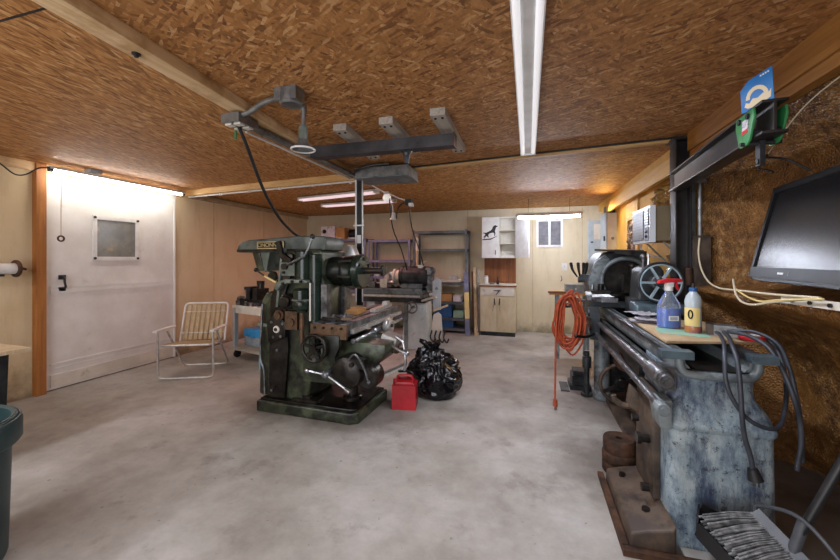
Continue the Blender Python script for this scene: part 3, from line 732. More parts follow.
# pump bracket on the column front
g = G(); g.prism([(-2.26, 1.19), (-2.22, 1.245), (-2.13, 1.27), (-1.92, 1.265), (-1.90, 1.245), (-1.92, 1.235), (-2.11, 1.235), (-2.18, 1.21), (-2.22, 1.16)], 'xz', 2.90, 3.03, .008); g.build('pump_bracket', 'mill_light', mill)
g = G(); g.rev([(0,0), (.045, 0), (.05, .02), (.075, .03), (.085, .05), (.085, .10), (.08, .11), (.076, .115), (.076, .20), (.06, .215), (.03, .22), (0, .22)], (-1.975, 2.93, .97), n=24); pu = g.build('coolant_pump', 'green_gloss', mill)
g = G(); g.ring((-1.975, 2.93, 1.085), .081, .008, n=26, m=8); g.build('band', 'mill_light', pu)
g = G(); g.cyl((-1.975, 2.93, .69), (-1.975, 2.93, .98), .022, n=12); g.build('pipe', 'brown_oil', pu)
g = G(); g.cyl((-1.87, 2.90, .90), (-1.87, 2.90, 1.24), .008, n=8); g.build('rod', 'white_dirty', pu)
g = G(); g.cyl((-2.15, 2.93, 1.06), (-2.15, 3.0, 1.06), .075, n=24, bev=.012); g.cyl((-2.15, 2.90, 1.06), (-2.15, 2.93, 1.06), .055, n=20, bev=.008); g.build('gear_dial', 'oily', mill)
g = G(); g.cyl((-2.235, 2.94, .93), (-2.235, 3.0, .93), .05, n=20, bev=.008); g.cyl((-2.235, 2.92, .93), (-2.235, 2.94, .93), .035, n=16); g.build('feed_dial', 'brown_oil', mill)
g = G(); g.box(-2.20, -2.06, 2.94, 3.02, 1.30, 1.42, .02); g.build('valve_block', 'mill_light', mill)
g = G(); g.cyl((-2.0, 3.0, 1.25), (-2.0, 3.0, 1.53), .075, n=24, bev=.01); g.build('round_boss', 'green_gloss', mill)
g = G(); g.cyl((-1.885, 3.01, .55), (-1.885, 3.01, 1.50), .06, n=20, bev=.008); g.build('corner_post', 'green_gloss', mill)
g = G(); g.box(-2.17, -2.04, 2.95, 3.03, .80, .97, .03); g.cyl((-2.10, 2.93, .87), (-2.10, 2.96, .87), .035, n=14); g.build('oil_box', 'brown_oil', mill)
g = G()
for p in [(-2.15, 2.9, 1.23), (-2.05, 2.9, 1.25), (-1.96, 2.9, 1.25), (-2.09, 2.94, 1.41), (-2.17, 2.94, 1.33), (-2.2, 2.97, 1.46)]: g.cyl(p, (p[0], p[1]-.02, p[2]), .013, n=6)
build_each(g, 'bolt', 'oily', mill)
# spindle head
g = G(); g.cyl((-1.935, 3.25, 1.335), (-1.875, 3.25, 1.335), .185, n=36, bev=.02); g.cyl((-1.885, 3.25, 1.335), (-1.675, 3.25, 1.335), .145, .14, 36); g.rev([(.14, 0), (.15, .02), (.15, .05), (.125, .10), (.10, .11)], (-1.705, 3.25, 1.335), (1,0,0), 36)
hd = g.build('spindle_head', 'mill_dark', mill)
g = G(); g.cyl((-1.625, 3.25, 1.335), (-1.575, 3.25, 1.335), .12, .16, 36); g.cyl((-1.580, 3.25, 1.335), (-1.505, 3.25, 1.335), .165, n=40, bev=.012); g.build('flange', 'green_gloss', hd)
g = G()
for k in range(6):
    a = k*PI/3+.3; g.bar((-1.715, 3.25+math.cos(a)*.14, 1.335+math.sin(a)*.14), (-1.575, 3.25+math.cos(a)*.155, 1.335+math.sin(a)*.155), .03, .02, .004)
build_each(g, 'head_rib', 'mill_dark', hd)
g = G(); g.cyl((-1.515, 3.25, 1.345), (-1.315, 3.25, 1.345), .032, n=18); g.cyl((-1.325, 3.25, 1.345), (-1.295, 3.25, 1.345), .055, n=18, bev=.006); g.build('arbor', 'oily', hd)
g = G(); g.prism([(-1.88, 1.32), (-1.83, 1.49), (-1.80, 1.60), (-1.74, 1.60), (-1.69, 1.48), (-1.70, 1.46), (-1.82, 1.30)], 'xz', 3.46, 3.56, .012); g.build('rear_brace', 'alu', mill)
g = G()
for a in (.5, 1.6, 2.6): g.cyl((-1.510, 3.25+math.cos(a)*.12, 1.335+math.sin(a)*.12), (-1.495, 3.25+math.cos(a)*.12, 1.335+math.sin(a)*.12), .016, n=8)
build_each(g, 'flange_bolt', 'oily', hd)
# knee and saddle
g = G(); g.box(-1.94, -1.62, 2.90, 3.5, .36, .60, .02, seg=3); g.prism([(-1.66, .40), (-1.30, .50), (-1.20, .62), (-1.20, .70), (-1.70, .72), (-1.70, .40)], 'xz', 3.02, 3.50, .02); knee = g.build('knee', 'mill', mill)
g = G(); g.rev([(0, 0), (.10, 0), (.135, .02), (.145, .06), (.145, .20), (.16, .22), (.16, .26), (0, .27)], (-1.50, 2.84, .475), (0, 1, 0), 32); gbx = g.build('feed_gearbox', 'oily', mill)
g = G(); g.cyl((-1.34, 2.93, .43), (-1.34, 3.1, .43), .11, n=24, bev=.02); g.box(-1.50, -1.33, 2.86, 2.95, .52, .60, .02); g.cyl((-1.43, 2.82, .56), (-1.43, 2.86, .56), .02, n=10); g.build('gear_case', 'oily', mill)
g = G(); g.cyl((-1.66, 2.78, .475), (-1.66, 2.92, .475), .028, n=16); g.ball((-1.635, 2.775, .475), .034); crank = g.build('crank_hub', 'steel', mill)
g = G(); g.tube([(-1.80, 2.765, .50), (-1.63, 2.77, .478), (-1.43, 2.775, .36)], .011, 8); g.ball((-1.81, 2.765, .503), .024); g.cyl((-1.46, 2.775, .375), (-1.415, 2.775, .352), .016, .022, 10); g.build('crank_arm', 'chrome', crank)
g = G(); g.tube([(-1.455, 2.82, .60), (-1.38, 2.80, .66), (-1.31, 2.82, .55), (-1.27, 2.82, .44)], .009, 8, 4); g.ball((-1.265, 2.82, .43), .018); g.build('feed_lever', 'steel', mill)
# elevating screw and clutter under the knee
g = G(); g.cyl((-1.60, 3.2, .12), (-1.60, 3.2, .40), .05, n=20); g.cyl((-1.60, 3.2, .12), (-1.60, 3.2, .17), .09, n=20, bev=.01); g.build('elevating_screw', 'oily', mill)
g = G(); g.box(-1.80, -1.64, 3.35, 4.28, .58, .79, .02); g.build('saddle', 'mill_dark', mill)
# table, running away from the camera
tbl = [(-1.815, .80), (-1.80, .765), (-1.52, .765), (-1.495, .80), (-1.485, .895), (-1.56, .895), (-1.56, .875), (-1.60, .875), (-1.60, .895), (-1.69, .895), (-1.69, .875), (-1.73, .875), (-1.73, .895), (-1.82, .895)]
g = G(); g.prism(tbl, 'xz', 2.86, 4.28, .003); table = g.build('table', 'steel', mill)
g = G(); g.box(-1.825, -1.48, 2.835, 2.865, .765, .89, .008); g.build('table_end', 'brown_oil', table)
g = G()
for k in range(4): g.cyl((-1.78+k*.085, 2.825, .86), (-1.78+k*.085, 2.84, .86), .012, n=8)
build_each(g, 'end_bolt', 'oily', table)
g = G(); g.box(-1.49, -1.455, 2.93, 4.2, .80, .835, .004); g.box(-1.46, -1.44, 3.2, 3.26, .795, .84, .003); g.box(-1.46, -1.44, 3.8, 3.86, .795, .84, .003); g.build('stop_rail', 'alu', table)
g = G(); g.cyl((-1.50, 3.0, .72), (-1.50, 4.3, .72), .022, n=14); g.cyl((-1.50, 3.42, .72), (-1.50, 3.75, .72), .055, n=20, bev=.008); g.build('lead_screw', 'chrome', mill)
g = G(); g.cyl((-1.44, 3.62, .755), (-1.36, 3.62, .755), .075, n=26, bev=.01); g.ring((-1.40, 3.62, .755), .08, .012, (1, 0, 0), 26, 8); dial = g.build('feed_dial_plate', 'alu', mill)
g = G(); g.cyl((-1.36, 3.60, .765), (-1.345, 3.60, .765), .018, n=12); g.build('button', 'black', dial)
# handwheel at the near end
wc = Vector((-1.755, 2.78, .69))
g = G(); g.ring(wc, .112, .015, (0, 1, 0), 36, 10); hw = g.build('handwheel', 'oily', mill)
g = G()
for k in range(5):
    a = k*2*PI/5+.3; g.bar(wc, wc+Vector((math.cos(a)*.112, 0, math.sin(a)*.112)), .022, .014, .003, up=(0, 1, 0))
g.cyl(wc+Vector((0, -.02, 0)), wc+Vector((0, .10, 0)), .028, n=16); g.build('spoke', 'oily', hw)
g = G(); g.cyl(wc+Vector((.05, -.02, -.075)), wc+Vector((.05, -.08, -.075)), .014, .018, 10); g.build('grip', 'steel', hw)
g = G(); g.prism([(-1.70, .61), (-1.58, .61), (-1.54, .70), (-1.54, .80), (-1.70, .80)], 'xz', 2.82, 2.87, .012); g.build('wheel_bracket', 'mill_dark', mill)
# cast webs, feed shafts and swarf tray to the right
g = G(); g.bar((-1.66, 3.52, .155), (-1.20, 3.62, .37), .14, .02, .004); g.build('splash_plate', 'alu', mill)
g = G()
for k in range(9): g.ring((-1.36+k*.022, 3.3, .60), .035, .007, (1, 0, 0), 16, 6)
g.cyl((-1.42, 3.3, .60), (-1.12, 3.3, .60), .018, n=12); g.build('feed_spring', 'brown_oil', mill)
g = G(); g.tube([(-1.30, 3.22, .69), (-1.22, 3.2, .66), (-1.12, 3.18, .62), (-1.06, 3.18, .60)], .014, 8, 3); g.ball((-1.05, 3.18, .60), .024); g.tube([(-1.20, 3.3, .72), (-1.13, 3.28, .68), (-1.10, 3.26, .60), (-1.09, 3.25, .50), (-1.10, 3.25, .42)], .012, 8, 3); g.build('clamp_handle', 'chrome', mill)
g = G(); g.box(-1.33, -1.18, 3.24, 3.42, .66, .73, .015, Ry(.3)); g.build('end_bearing', 'alu', mill)
# T-slot clamps lying on the table are things of their own
cl = []
for k, (x, y, m, lab) in enumerate([(-1.70, 2.98, 'oily', 'black'), (-1.60, 3.0, 'brown_oil', 'brown'), (-1.67, 3.14, 'steel', 'grey')]):
    t = thing('step_clamp', lab+' strap clamp lying on the near end of the milling table', 'clamp', (x, y, .897), .2*k, 'clamps on the milling table')
    g = lb(t); g.box(-.09, .09, -.02, .02, .012, .034, .004); g.build('strap', m, t)
    g = lb(t); g.box(-.10, -.06, -.022, .022, 0, .02, .003); g.build('step_block', 'oily', t)
    g = lb(t); g.cyl((.02, 0, .0), (.02, 0, .06), .008, n=8); g.cyl((.02, 0, .034), (.02, 0, .05), .016, n=6); g.build('stud', 'steel', t)
t = thing('parallel_bar', 'pale ground steel bar lying along the far end of the milling table', 'bar', (-1.57, 3.85, .897), .05)
g = lb(t); g.box(-.03, .03, -.28, .28, 0, .035, .004); g.box(-.03, .03, .1, .2, .035, .07, .006); g.build('body', 'alu', t)
t = thing('wood_block', 'yellowed wooden block lying on the milling table behind the clamps', 'block', (-1.72, 3.5, .897), .1)
g = lb(t); g.box(-.07, .07, -.14, .14, 0, .045, .005); g.build('body', 'bench_wood', t)

# strut post with conduit rising to the ceiling behind the machine
t = thing('strut_post', 'slim black strut post with white conduit behind the milling machine', 'post', (-1.80, 3.78, .94))
g = G(); g.box(-1.828, -1.772, 3.755, 3.805, .94, 2.40, .003); g.build('channel', 'strut', t)
g = G(); g.cyl((-1.84, 3.76, .98), (-1.84, 3.76, 2.42), .010, n=10); g.build('conduit', 'white', t)
g = G(); g.cyl((-1.762, 3.76, .98), (-1.762, 3.76, 2.40), .008, n=10); g.build('conduit', 'alu', t)
g = G(); g.box(-1.865, -1.74, 3.742, 3.757, 1.82, 1.835, .002); g.box(-1.82, -1.775, 3.744, 3.758, 1.63, 1.72, .002); build_each(g, 'clip', 'white', t)

# red fuel can
t = thing('fuel_can', 'square red plastic fuel can on the floor by the milling machine', 'fuel can', (-1.165, 3.47, 0))
t.rotation_euler = (0, 0, .17)
g = lb(t); g.box(-.115, .115, -.10, .10, 0, .235, .02, seg=3); g.prism([(-.105, .23), (.105, .23), (.075, .265), (-.075, .265)], 'xz', -.085, .085, .012); g.build('body', 'red_can', t)
g = lb(t); g.tube([(-.075, 0, .255), (-.07, 0, .295), (-.04, 0, .305), (.03, 0, .305), (.065, 0, .295), (.075, 0, .255)], .014, 8, 3); g.build('handle', 'red_can', t)
g = lb(t); g.cyl((-.085, -.05, .25), (-.085, -.05, .285), .026, n=16); g.build('cap', 'red_can', t)
g = lb(t); g.tube([(.06, .04, .26), (.075, .04, .30), (.03, .05, .33), (-.08, .06, .325)], .012, 8, 4); g.build('spout', 'oily', t)

# tied black bag
bm = bmesh.new(); bmesh.ops.create_icosphere(bm, subdivisions=6, radius=1)
for v in bm.verts:
    p = v.co.copy(); a = math.atan2(p.y, p.x); h = p.z
    k = max(1e-4, math.hypot(p.x, p.y)); ph = math.asin(max(-1, min(1, h)))
    rad = math.cos(ph)**.55 if h < 0 else (math.cos(ph)**.75)
    lean = 1.0 if h < .1 else 1-.22*((h-.1)/.9)
    q = Vector((p.x/k*rad*.285*lean-.03*max(0, h), p.y/k*rad*.23*lean, .235+.235*h+(.03 if h > .9 else 0)))
    if p.x > 0 and h < .3: q.x += .045*(p.x/k)*(.3-h)*rad
    w = noise.noise(p*1.3+Vector((4, 1, 2)))
    pl = abs(math.sin(a*4.0+3.2*w+1.2*h)); p2 = abs(math.sin(a*9.0-4*w+h*3))
    up = .35+.65*max(0, min(1, (h+.5)/1.2))
    big = noise.noise(p*1.6+Vector((1, 5, 3)))
    cr_ = 1-abs(noise.noise(Vector((p.x*2.0, p.y*2.0, p.z*3.6+w*2))))*2
    fold = .06*big+(.035*(1-pl)+.014*(1-p2))*up+.034*cr_-.03
    d = Vector((p.x, p.y, .5*p.z)); q += d*fold
    q.z = max(.002, q.z); v.co = q
bm.transform(Matrix.Translation((-.97, 3.84, 0)))
g = G(); g.bm.free(); g.bm = bm
t = thing('trash_bag', 'shiny black plastic trash bag slumped behind the red fuel can', 'bag', (-.97, 3.84, 0))
g.build('sack', 'bag', t, angle=75)
g = G(); g.tube([(-1.0, 3.84, .50), (-1.06, 3.82, .56), (-1.12, 3.81, .575)], lambda u: .045-.02*u, 9, 3); g.tube([(-.98, 3.84, .5), (-.93, 3.82, .55), (-.90, 3.8, .58)], lambda u: .04-.015*u, 9, 3); g.tube([(-1.0, 3.84, .5), (-1.0, 3.8, .57)], .03, 9); g.jitter(.02, 14)
g.build('tied_neck', 'bag', t, angle=75)

# ------------------------------------------------------------------ things hung from the ceiling
g = G(); g.cyl((-1.76, 1.29, 2.414), (-1.76, 1.29, 2.396), .009, n=8); g.cyl((-1.76, 1.29, 2.414), (-1.76, 1.29, 2.408), .019, n=10); tag(g.build('hanger_bolt', 'dark_steel', loc=(-1.76, 1.29, 2.41)), 'small dark bolt under the ceiling beam left of the grey outlet box', 'bolt')
tube_lamp('strip_light', 'long white twin tube light fixture running along the middle of the ceiling', (0, 1.0), (0, 3.57), 2.455, .135, .06, None, 'tube_main', False, True)
for k in range(2):
    pass
t = tube_lamp('strip_light', 'pink-tinged tube light on the rear ceiling, nearer the beam of the two', (-3.63, 5.33), (-2.11, 5.01), 2.455, .12, .06, 'tube lights on the rear ceiling', 'tube_dim', False, True)
t = tube_lamp('strip_light', 'pink-tinged tube light on the rear ceiling, closer to the back wall of the two', (-3.64, 6.06), (-2.15, 5.87), 2.455, .12, .06, 'tube lights on the rear ceiling', 'tube_dim', False, True)
t = tube_lamp('shop_light', 'bright glowing shop light hanging by wires in front of the back wall', (-.20, 6.6), (.86, 6.6), 2.19, .13, .06, None, 'led', True)
for x in (.0, .66):
    g = G(); g.tube([(x, 6.6, 2.21), (x+.01, 6.6, H+.012)], .003, 6); g.build('wire', 'dark_steel', t)

# junction box, conduits, hanging socket and long black cable
t = thing('junction_box', 'grey metal outlet box on the wooden ceiling beam with a cable hanging from it', 'electrical box', (-1.89, 1.98, 2.40))
g = G(); g.box(-1.93, -1.79, 1.96, 2.14, 2.345, 2.405, .008); g.build('box', 'galv', t)
g = G()
for x in (-1.895, -1.825):
    for y in (2.005, 2.085): g.box(x-.025, x+.025, y-.022, y+.022, 2.335, 2.348, .004)
build_each(g, 'outlet', 'white_dirty', t)
t = thing('round_box', 'grey round electrical box on the ceiling with a lamp socket below it', 'electrical box', (-1.38, 1.96, H))
g = G(); g.cyl((-1.38, 1.94, 2.385), (-1.38, 1.94, H), .07, n=24, bev=.01); g.box(-1.46, -1.31, 1.88, 1.97, 2.40, H, .01); g.build('body', 'galv', t)
g = G(); g.tube([(-1.82, 2.0, 2.395), (-1.74, 2.0, 2.41), (-1.60, 1.97, 2.445), (-1.45, 1.94, 2.445)], .018, 10, 5); tag(g.build('conduit', 'galv', loc=(-1.82, 2.0, 2.395)), 'short curved grey conduit between the two ceiling boxes', 'conduit')
t = thing('hanging_socket', 'bell shaped lamp socket hanging from the round ceiling box', 'lamp', (-1.40, 1.98, 2.40))
def H3(px, y, z): return (px, y, z)
g = G(); g.cyl((-1.335, 2.0, 2.36), (-1.335, 2.0, 2.41), .018, n=12); g.cyl((-1.337, 2.0, 2.26), (-1.335, 2.0, 2.36), .014, n=10); g.build('stem', 'galv', t)
g = G(); g.cyl((-1.34, 2.0, 2.19), (-1.337, 2.0, 2.275), .028, n=16, bev=.004); g.build('socket', 'mill_light', t)
g = G(); g.rev([(.028, 0), (.034, -.02), (.06, -.055), (.073, -.06), (.072, -.066), (.055, -.06), (.03, -.025)], (-1.34, 2.0, 2.195), n=28); g.build('shade', 'galv', t)
g = G(); g.ring((-1.34, 2.0, 2.132), .07, .006, n=28, m=8); g.build('shade_rim', 'white', t)
g = G(); g.cyl((-1.90, 2.05, 2.385), (-1.90, 3.8, 2.385), .016, n=10); g.cyl((-1.865, 2.0, 2.39), (-1.865, 3.8, 2.39), .022, n=10); tag(g.build('conduit', 'galv', loc=(-1.88, 2.9, 2.385)), 'straight grey conduit running along the underside of the ceiling beam', 'conduit')
g = G(); g.cyl((-1.96, 2.22, 2.375), (-1.96, 3.85, 2.375), .010, n=10); tag(g.build('conduit', 'white', loc=(-1.96, 3.0, 2.375)), 'thin white conduit fixed beside the grey one under the beam', 'conduit')
g = G(); g.tube([(-1.95, 4.055, 2.392), (-4.9, 4.37, 2.388)], .011, 10)
for k in range(6):
    f = k/5*.92+.04; x = -1.95-2.95*f; y = 4.055+.315*f; g.box(x-.008, x+.008, y-.02, y+.02, 2.37, 2.402, .002)
tag(g.build('conduit', 'white', loc=(-3.4, 4.2, 2.39)), 'thin white conduit clipped below the batten at the left ceiling', 'conduit')
g = G(); g.tube([(-1.96, 2.12, 2.36), (-1.96, 2.12, 2.29)], .008, 8); tag(g.build('wire_tag', 'trolley_green', loc=(-1.96, 2.12, 2.33)), 'small green tag hanging under the beam by the grey outlet box', 'tag')
g = G(); g.tube([(-1.87, 2.05, 2.345), (-1.885, 2.15, 2.23), (-1.975, 2.42, 1.995), (-2.085, 2.75, 1.82), (-2.12, 2.98, 1.715), (-2.13, 3.12, 1.672), (-2.13, 3.22, 1.675)], .012, 10, 6)
tag(g.build('power_cable', 'rubber', loc=(-1.93, 1.99, 2.345)), 'thick black cable hanging from the beam down to the milling machine', 'cable')

# boom of the hoist and the three blocks it is bolted to
t = thing('hoist_boom', 'dark square steel bar hung under three wooden blocks at the ceiling', 'beam', (-1.2, 2.75, 2.33))
g = G(); g.box(-1.74, -.53, 2.70, 2.80, 2.30, 2.39, .006); g.build('bar', 'iron_beam', t)
g = G(); g.box(-.535, -.525, 2.695, 2.805, 2.295, 2.395, .004); g.build('end_plate', 'rust', t)
g = G(); g.prism([(-.96, 2.31), (-.86, 2.31), (-.885, 2.265), (-.895, 2.20), (-.925, 2.20), (-.935, 2.265)], 'xz', 2.735, 2.765, .005); hk = g.build('hook_plate', 'dark_steel', t)
g = G(); g.cyl((-.91, 2.725, 2.272), (-.91, 2.775, 2.272), .012, n=12); g.build('pin', 'steel', hk)
for k, (x, y0, y1, dx) in enumerate([(-1.37, 2.52, 3.34, -.06), (-.985, 2.49, 3.26, -.02), (-.59, 2.44, 3.35, -.01)]):
    lab = ('grey wooden ceiling block nearest the beam, above the dark steel bar', 'grey wooden ceiling block in the middle of three above the steel bar', 'grey wooden ceiling block above the free end of the dark steel bar')[k]
    t = thing('ceiling_block', lab, 'wood block', (x, (y0+y1)/2, H), 0, 'wooden blocks above the hoist bar')
    g = G(); g.bar((x, y0, 2.4535), (x+dx, y1, 2.4535), .105, .051, .004); g.build('block', 'grey_wood', t)
    g = G(); 
    for y in (y0+.05, y1-.06):
        for s in (-.025, .025): g.cyl((x+s+dx*(y-y0)/(y1-y0), y, 2.42), (x+s+dx*(y-y0)/(y1-y0), y, 2.43), .009, n=8)
    build_each(g, 'bolt', 'dark_steel', t)

# grey box under the batten
t = thing('electrical_trough', 'wide grey steel box fixed below the ceiling beside the black post', 'electrical box', (-1.52, 3.95, 2.4))
g = G(); g.box(-1.80, -1.20, 3.66, 4.02, 2.335, 2.44, .006); g.build('body', 'galv', t)
g = G(); g.box(-1.81, -1.19, 3.645, 4.03, 2.325, 2.336, .003); g.build('cover', 'lathe_grey', t)
g = G(); g.tube([(-1.9, 3.72, 2.385), (-1.86, 3.8, 2.39), (-1.78, 3.62, 2.40), (-1.6, 3.6, 2.44), (-1.4, 3.63, 2.455)], .014, 8, 4); tag(g.build('power_cable', 'black', loc=(-1.9, 3.72, 2.385)), 'dark cable looping along the top of the grey ceiling box', 'cable')

# small lamps behind
t = thing('pendant_bulb', 'round white bulb hanging on a conduit behind the grey ceiling box', 'lamp', (-1.89, 4.8, H))
g = G(); g.tube([(-2.0, 4.3, 2.46), (-1.95, 4.55, 2.41), (-1.89, 4.8, 2.37)], .010, 8, 3); g.cyl((-1.89, 4.8, 2.34), (-1.89, 4.8, 2.39), .035, n=16); g.build('holder', 'white', t)
g = G(); g.ball((-1.88, 4.8, 2.305), .058, n=20); g.build('bulb', 'bulb', t)
t = thing('pendant_socket', 'black lamp socket on a drooping cable right of the round white bulb', 'lamp', (-1.56, 4.8, 2.3))
g = G(); g.tube([(-1.86, 4.8, 2.37), (-1.7, 4.8, 2.29), (-1.6, 4.8, 2.26)], .009, 8, 3); g.build('arm', 'white', t)
g = G(); g.box(-1.60, -1.51, 4.76, 4.84, 2.19, 2.27, .008); g.build('socket', 'black', t)
g = G(); g.box(-1.55, -1.50, 4.755, 4.845, 2.17, 2.215, .006); g.build('plug', 'white', t)
g = G(); g.tube([(-1.57, 4.8, 2.24), (-1.68, 4.8, 2.20), (-1.73, 4.8, 2.10), (-1.74, 4.8, 2.0)], .010, 8, 4); g.build('lead', 'rust', t)
t = thing('clip_lamp', 'small white cone lamp hanging below the round bulb', 'lamp', (-1.77, 4.8, 2.1))
g = G(); g.tube([(-1.88, 4.8, 2.27), (-1.80, 4.8, 2.2), (-1.79, 4.8, 2.10)], .007, 6, 3); g.build('cord', 'white', t)
g = G(); g.rev([(0, .1), (.018, .1), (.022, .05), (.05, 0), (.045, -.005), (0, .0)], (-1.785, 4.8, 2.0), n=18); g.build('shade', 'white', t)
for k, (x, y, z0, lab) in enumerate([(-1.565, 4.82, 1.36, 'black cable hanging from the black socket down to the grinder'), (-1.835, 4.78, 1.28, 'black cable hanging from the round bulb down to the grinder')]):
    g = G(); g.tube([(x, y, 2.2+k*.1), (x+.01, y+.1, 1.9), (x+.0, y+.5, 1.6), (x-.02, 5.62, z0)], .009, 8, 4); tag(g.build('power_cable', 'black', loc=(x, y, 2.2)), lab, 'cable', 'cables hanging to the grinder')

# ------------------------------------------------------------------ grinder behind the milling machine
gr = thing('tool_grinder', 'pale grey tool grinder on a box pedestal behind the milling machine', 'grinder', (-2.1, 5.85, 0))
g = G(); g.prism([(-1.98, 0), (-1.54, 0), (-1.56, .76), (-1.90, .76)], 'xz', 5.68, 6.05, .015); g.build('pedestal', 'grinder', gr)
g = G(); g.prism([(-2.62, 0), (-2.40, 0), (-2.44, .76), (-2.58, .76)], 'xz', 5.68, 6.05, .015); g.build('pedestal', 'grinder', gr)
g = G(); g.box(-1.92, -1.86, 5.665, 5.69, .02, .75, .004); g.build('door_edge', 'lathe_grey', gr)
g = G(); g.box(-2.72, -1.56, 5.62, 6.1, .76, .84, .012); g.build('bed', 'lathe_dark', gr)
g = G(); g.box(-2.74, -1.58, 5.55, 6.0, .84, .90, .008); g.build('slide', 'steel', gr)
g = G(); g.box(-2.70, -1.60, 5.60, 5.95, .90, .985, .01); g.box(-2.72, -1.60, 5.58, 5.97, .955, .985, .005); tb = g.build('worktable', 'lathe_grey', gr)
g = G(); g.bar((-2.78, 5.54, .87), (-1.62, 5.54, .87), .02, .03, .004); g.build('guide_bar', 'alu', gr)
g = G(); g.cyl((-2.02, 5.8, 1.175), (-1.54, 5.8, 1.175), .165, n=36, bev=.015); mo = g.build('wheelhead', 'lathe_dark', gr)
g = G(); g.ring((-1.96, 5.8, 1.175), .167, .008, (1, 0, 0), 36, 8); g.build('band', 'black', mo)
g = G(); g.cyl((-2.10, 5.8, 1.175), (-2.02, 5.8, 1.175), .09, .12, 24); g.cyl((-2.14, 5.8, 1.175), (-2.10, 5.8, 1.175), .12, n=28, bev=.006); g.build('grinding_wheel', 'white_dirty', mo)
g = G(); g.tube([(-1.66, 5.75, 1.33), (-1.64, 5.73, 1.38), (-1.57, 5.72, 1.42)], .012, 8, 3); g.box(-1.70, -1.62, 5.7, 5.8, 1.31, 1.36, .006); g.build('handle', 'alu', mo)
g = G(); g.box(-1.98, -1.62, 5.68, 5.92, .985, 1.06, .01); g.build('saddle', 'lathe_grey', gr)
g = G(); g.box(-1.56, -1.47, 5.72, 5.88, .95, 1.30, .02); g.cyl((-1.52, 5.68, 1.26), (-1.52, 5.9, 1.26), .07, n=20, bev=.01); g.cyl((-1.50, 5.69, 1.1), (-1.50, 5.74, 1.1), .05, n=16); g.build('gear_head', 'steel', gr)
g = G(); g.prism([(-1.43, .66), (-1.31, .66), (-1.30, 1.10), (-1.335, 1.16), (-1.39, 1.16), (-1.44, 1.10)], 'xz', 5.62, 5.68, .012); gd = g.build('guard_plate', 'panel_blue', gr)
g = G(); g.box(-1.395, -1.345, 5.612, 5.622, .985, .995, .001); g.box(-1.385, -1.355, 5.612, 5.622, 1.005, 1.013, .001); g.build('plate_marking', 'dark_steel', gd)
g = G(); g.box(-1.50, -1.40, 5.66, 5.80, .88, .92, .005); g.bar((-1.60, 5.6, .80), (-1.36, 5.55, .875), .05, .03, .006); g.build('bracket', 'alu', gr)
g = G(); g.box(-2.34, -2.22, 5.66, 5.86, .985, 1.13, .02); g.cyl((-2.26, 5.76, 1.13), (-2.26, 5.76, 1.20), .04, n=16); g.cyl((-2.22, 5.76, 1.07), (-2.12, 5.76, 1.07), .03, n=14); g.build('workhead', 'alu', gr)
g = G(); g.box(-2.56, -2.44, 5.68, 5.84, .985, 1.08, .02); g.cyl((-2.44, 5.76, 1.05), (-2.36, 5.76, 1.05), .022, n=12); g.tube([(-2.5, 5.7, 1.08), (-2.49, 5.69, 1.16)], .014, 8); g.build('tailstock', 'steel', gr)
g = G(); g.ring((-1.74, 5.50, .70), .085, .012, (0, 1, 0), 26, 8); g.cyl((-1.74, 5.49, .70), (-1.74, 5.62, .70), .02, n=12)
for k in range(3): a = k*2.094; g.bar((-1.74, 5.50, .70), (-1.74+math.cos(a)*.085, 5.50, .70+math.sin(a)*.085), .016, .012, .002)
g.build('handwheel', 'steel', gr)
# stand with hoses beside it
st = thing('arbor_stand', 'cream upright bracket with dark hooks to the right of the grey grinder', 'stand', (-1.32, 5.55, 0))
g = G(); g.prism([(-1.40, .20), (-1.30, .18), (-1.26, .34), (-1.28, .60), (-1.33, .64), (-1.40, .60), (-1.43, .42)], 'xz', 5.53, 5.57, .008); g.build('plate', 'white_dirty', st)
g = G(); g.cyl((-1.36, 5.57, 0), (-1.36, 5.57, .30), .03, n=14); g.cyl((-1.36, 5.57, 0), (-1.36, 5.57, .03), .12, n=24, bev=.008); g.build('foot', 'lathe_grey', st)
g = G(); g.bar((-1.40, 5.53, .66), (-1.17, 5.50, .755), .055, .03, .004); g.build('arm', 'plank', st)
for k in range(4):
    x = -1.42+k*.07; g = G(); g.tube([(x, 5.52, .36), (x-.02, 5.50, .26), (x+.03, 5.49, .19), (x+.06, 5.50, .25)], .012, 8, 4); g.build('hook', 'dark_steel', st)
t = thing('wooden_pole', 'pale wooden pole standing upright behind the grey grinder', 'pole', (-1.86, 6.25, 0))
g = G(); g.cyl((-1.88, 6.30, 0), (-1.87, 6.22, 1.84), .026, .022, 14); g.build('shaft', 'plank', t)
g = G(); g.cyl((-1.871, 6.23, 1.60), (-1.870, 6.222, 1.84), .027, .024, 14); g.build('tip', 'white_dirty', t)

# ------------------------------------------------------------------ shelving along the back wall
def shelf_unit(name, label, x0, x1, y0, y1, levels, h, mat, braces=(), feet=True):
    t = thing(name, label, 'shelves', ((x0+x1)/2, (y0+y1)/2, 0), 0)
    for x, sx in ((x0, 1), (x1, -1)):
        for y, sy in ((y0, 1), (y1, -1)):
            g = G(); g.prism([(x, y), (x+sx*.04, y), (x+sx*.04, y+sy*.006), (x+sx*.006, y+sy*.006), (x+sx*.006, y+sy*.04), (x, y+sy*.04)], 'xy', 0, h, 0); g.build('post', mat, t)
    for z in levels:
        g = G(); g.box(x0+.003, x1-.003, y0+.003, y1-.003, z-.004, z, .001); 
        for y in (y0+.003, y1-.009): g.box(x0+.003, x1-.003, y, y+.006, z-.05, z, .001)
        g.build('shelf', mat, t)
    for a, b in braces: g = G(); g.bar(a, b, .03, .004, .001, up=(0, 1, 0)); g.build('brace', mat, t)
    return t
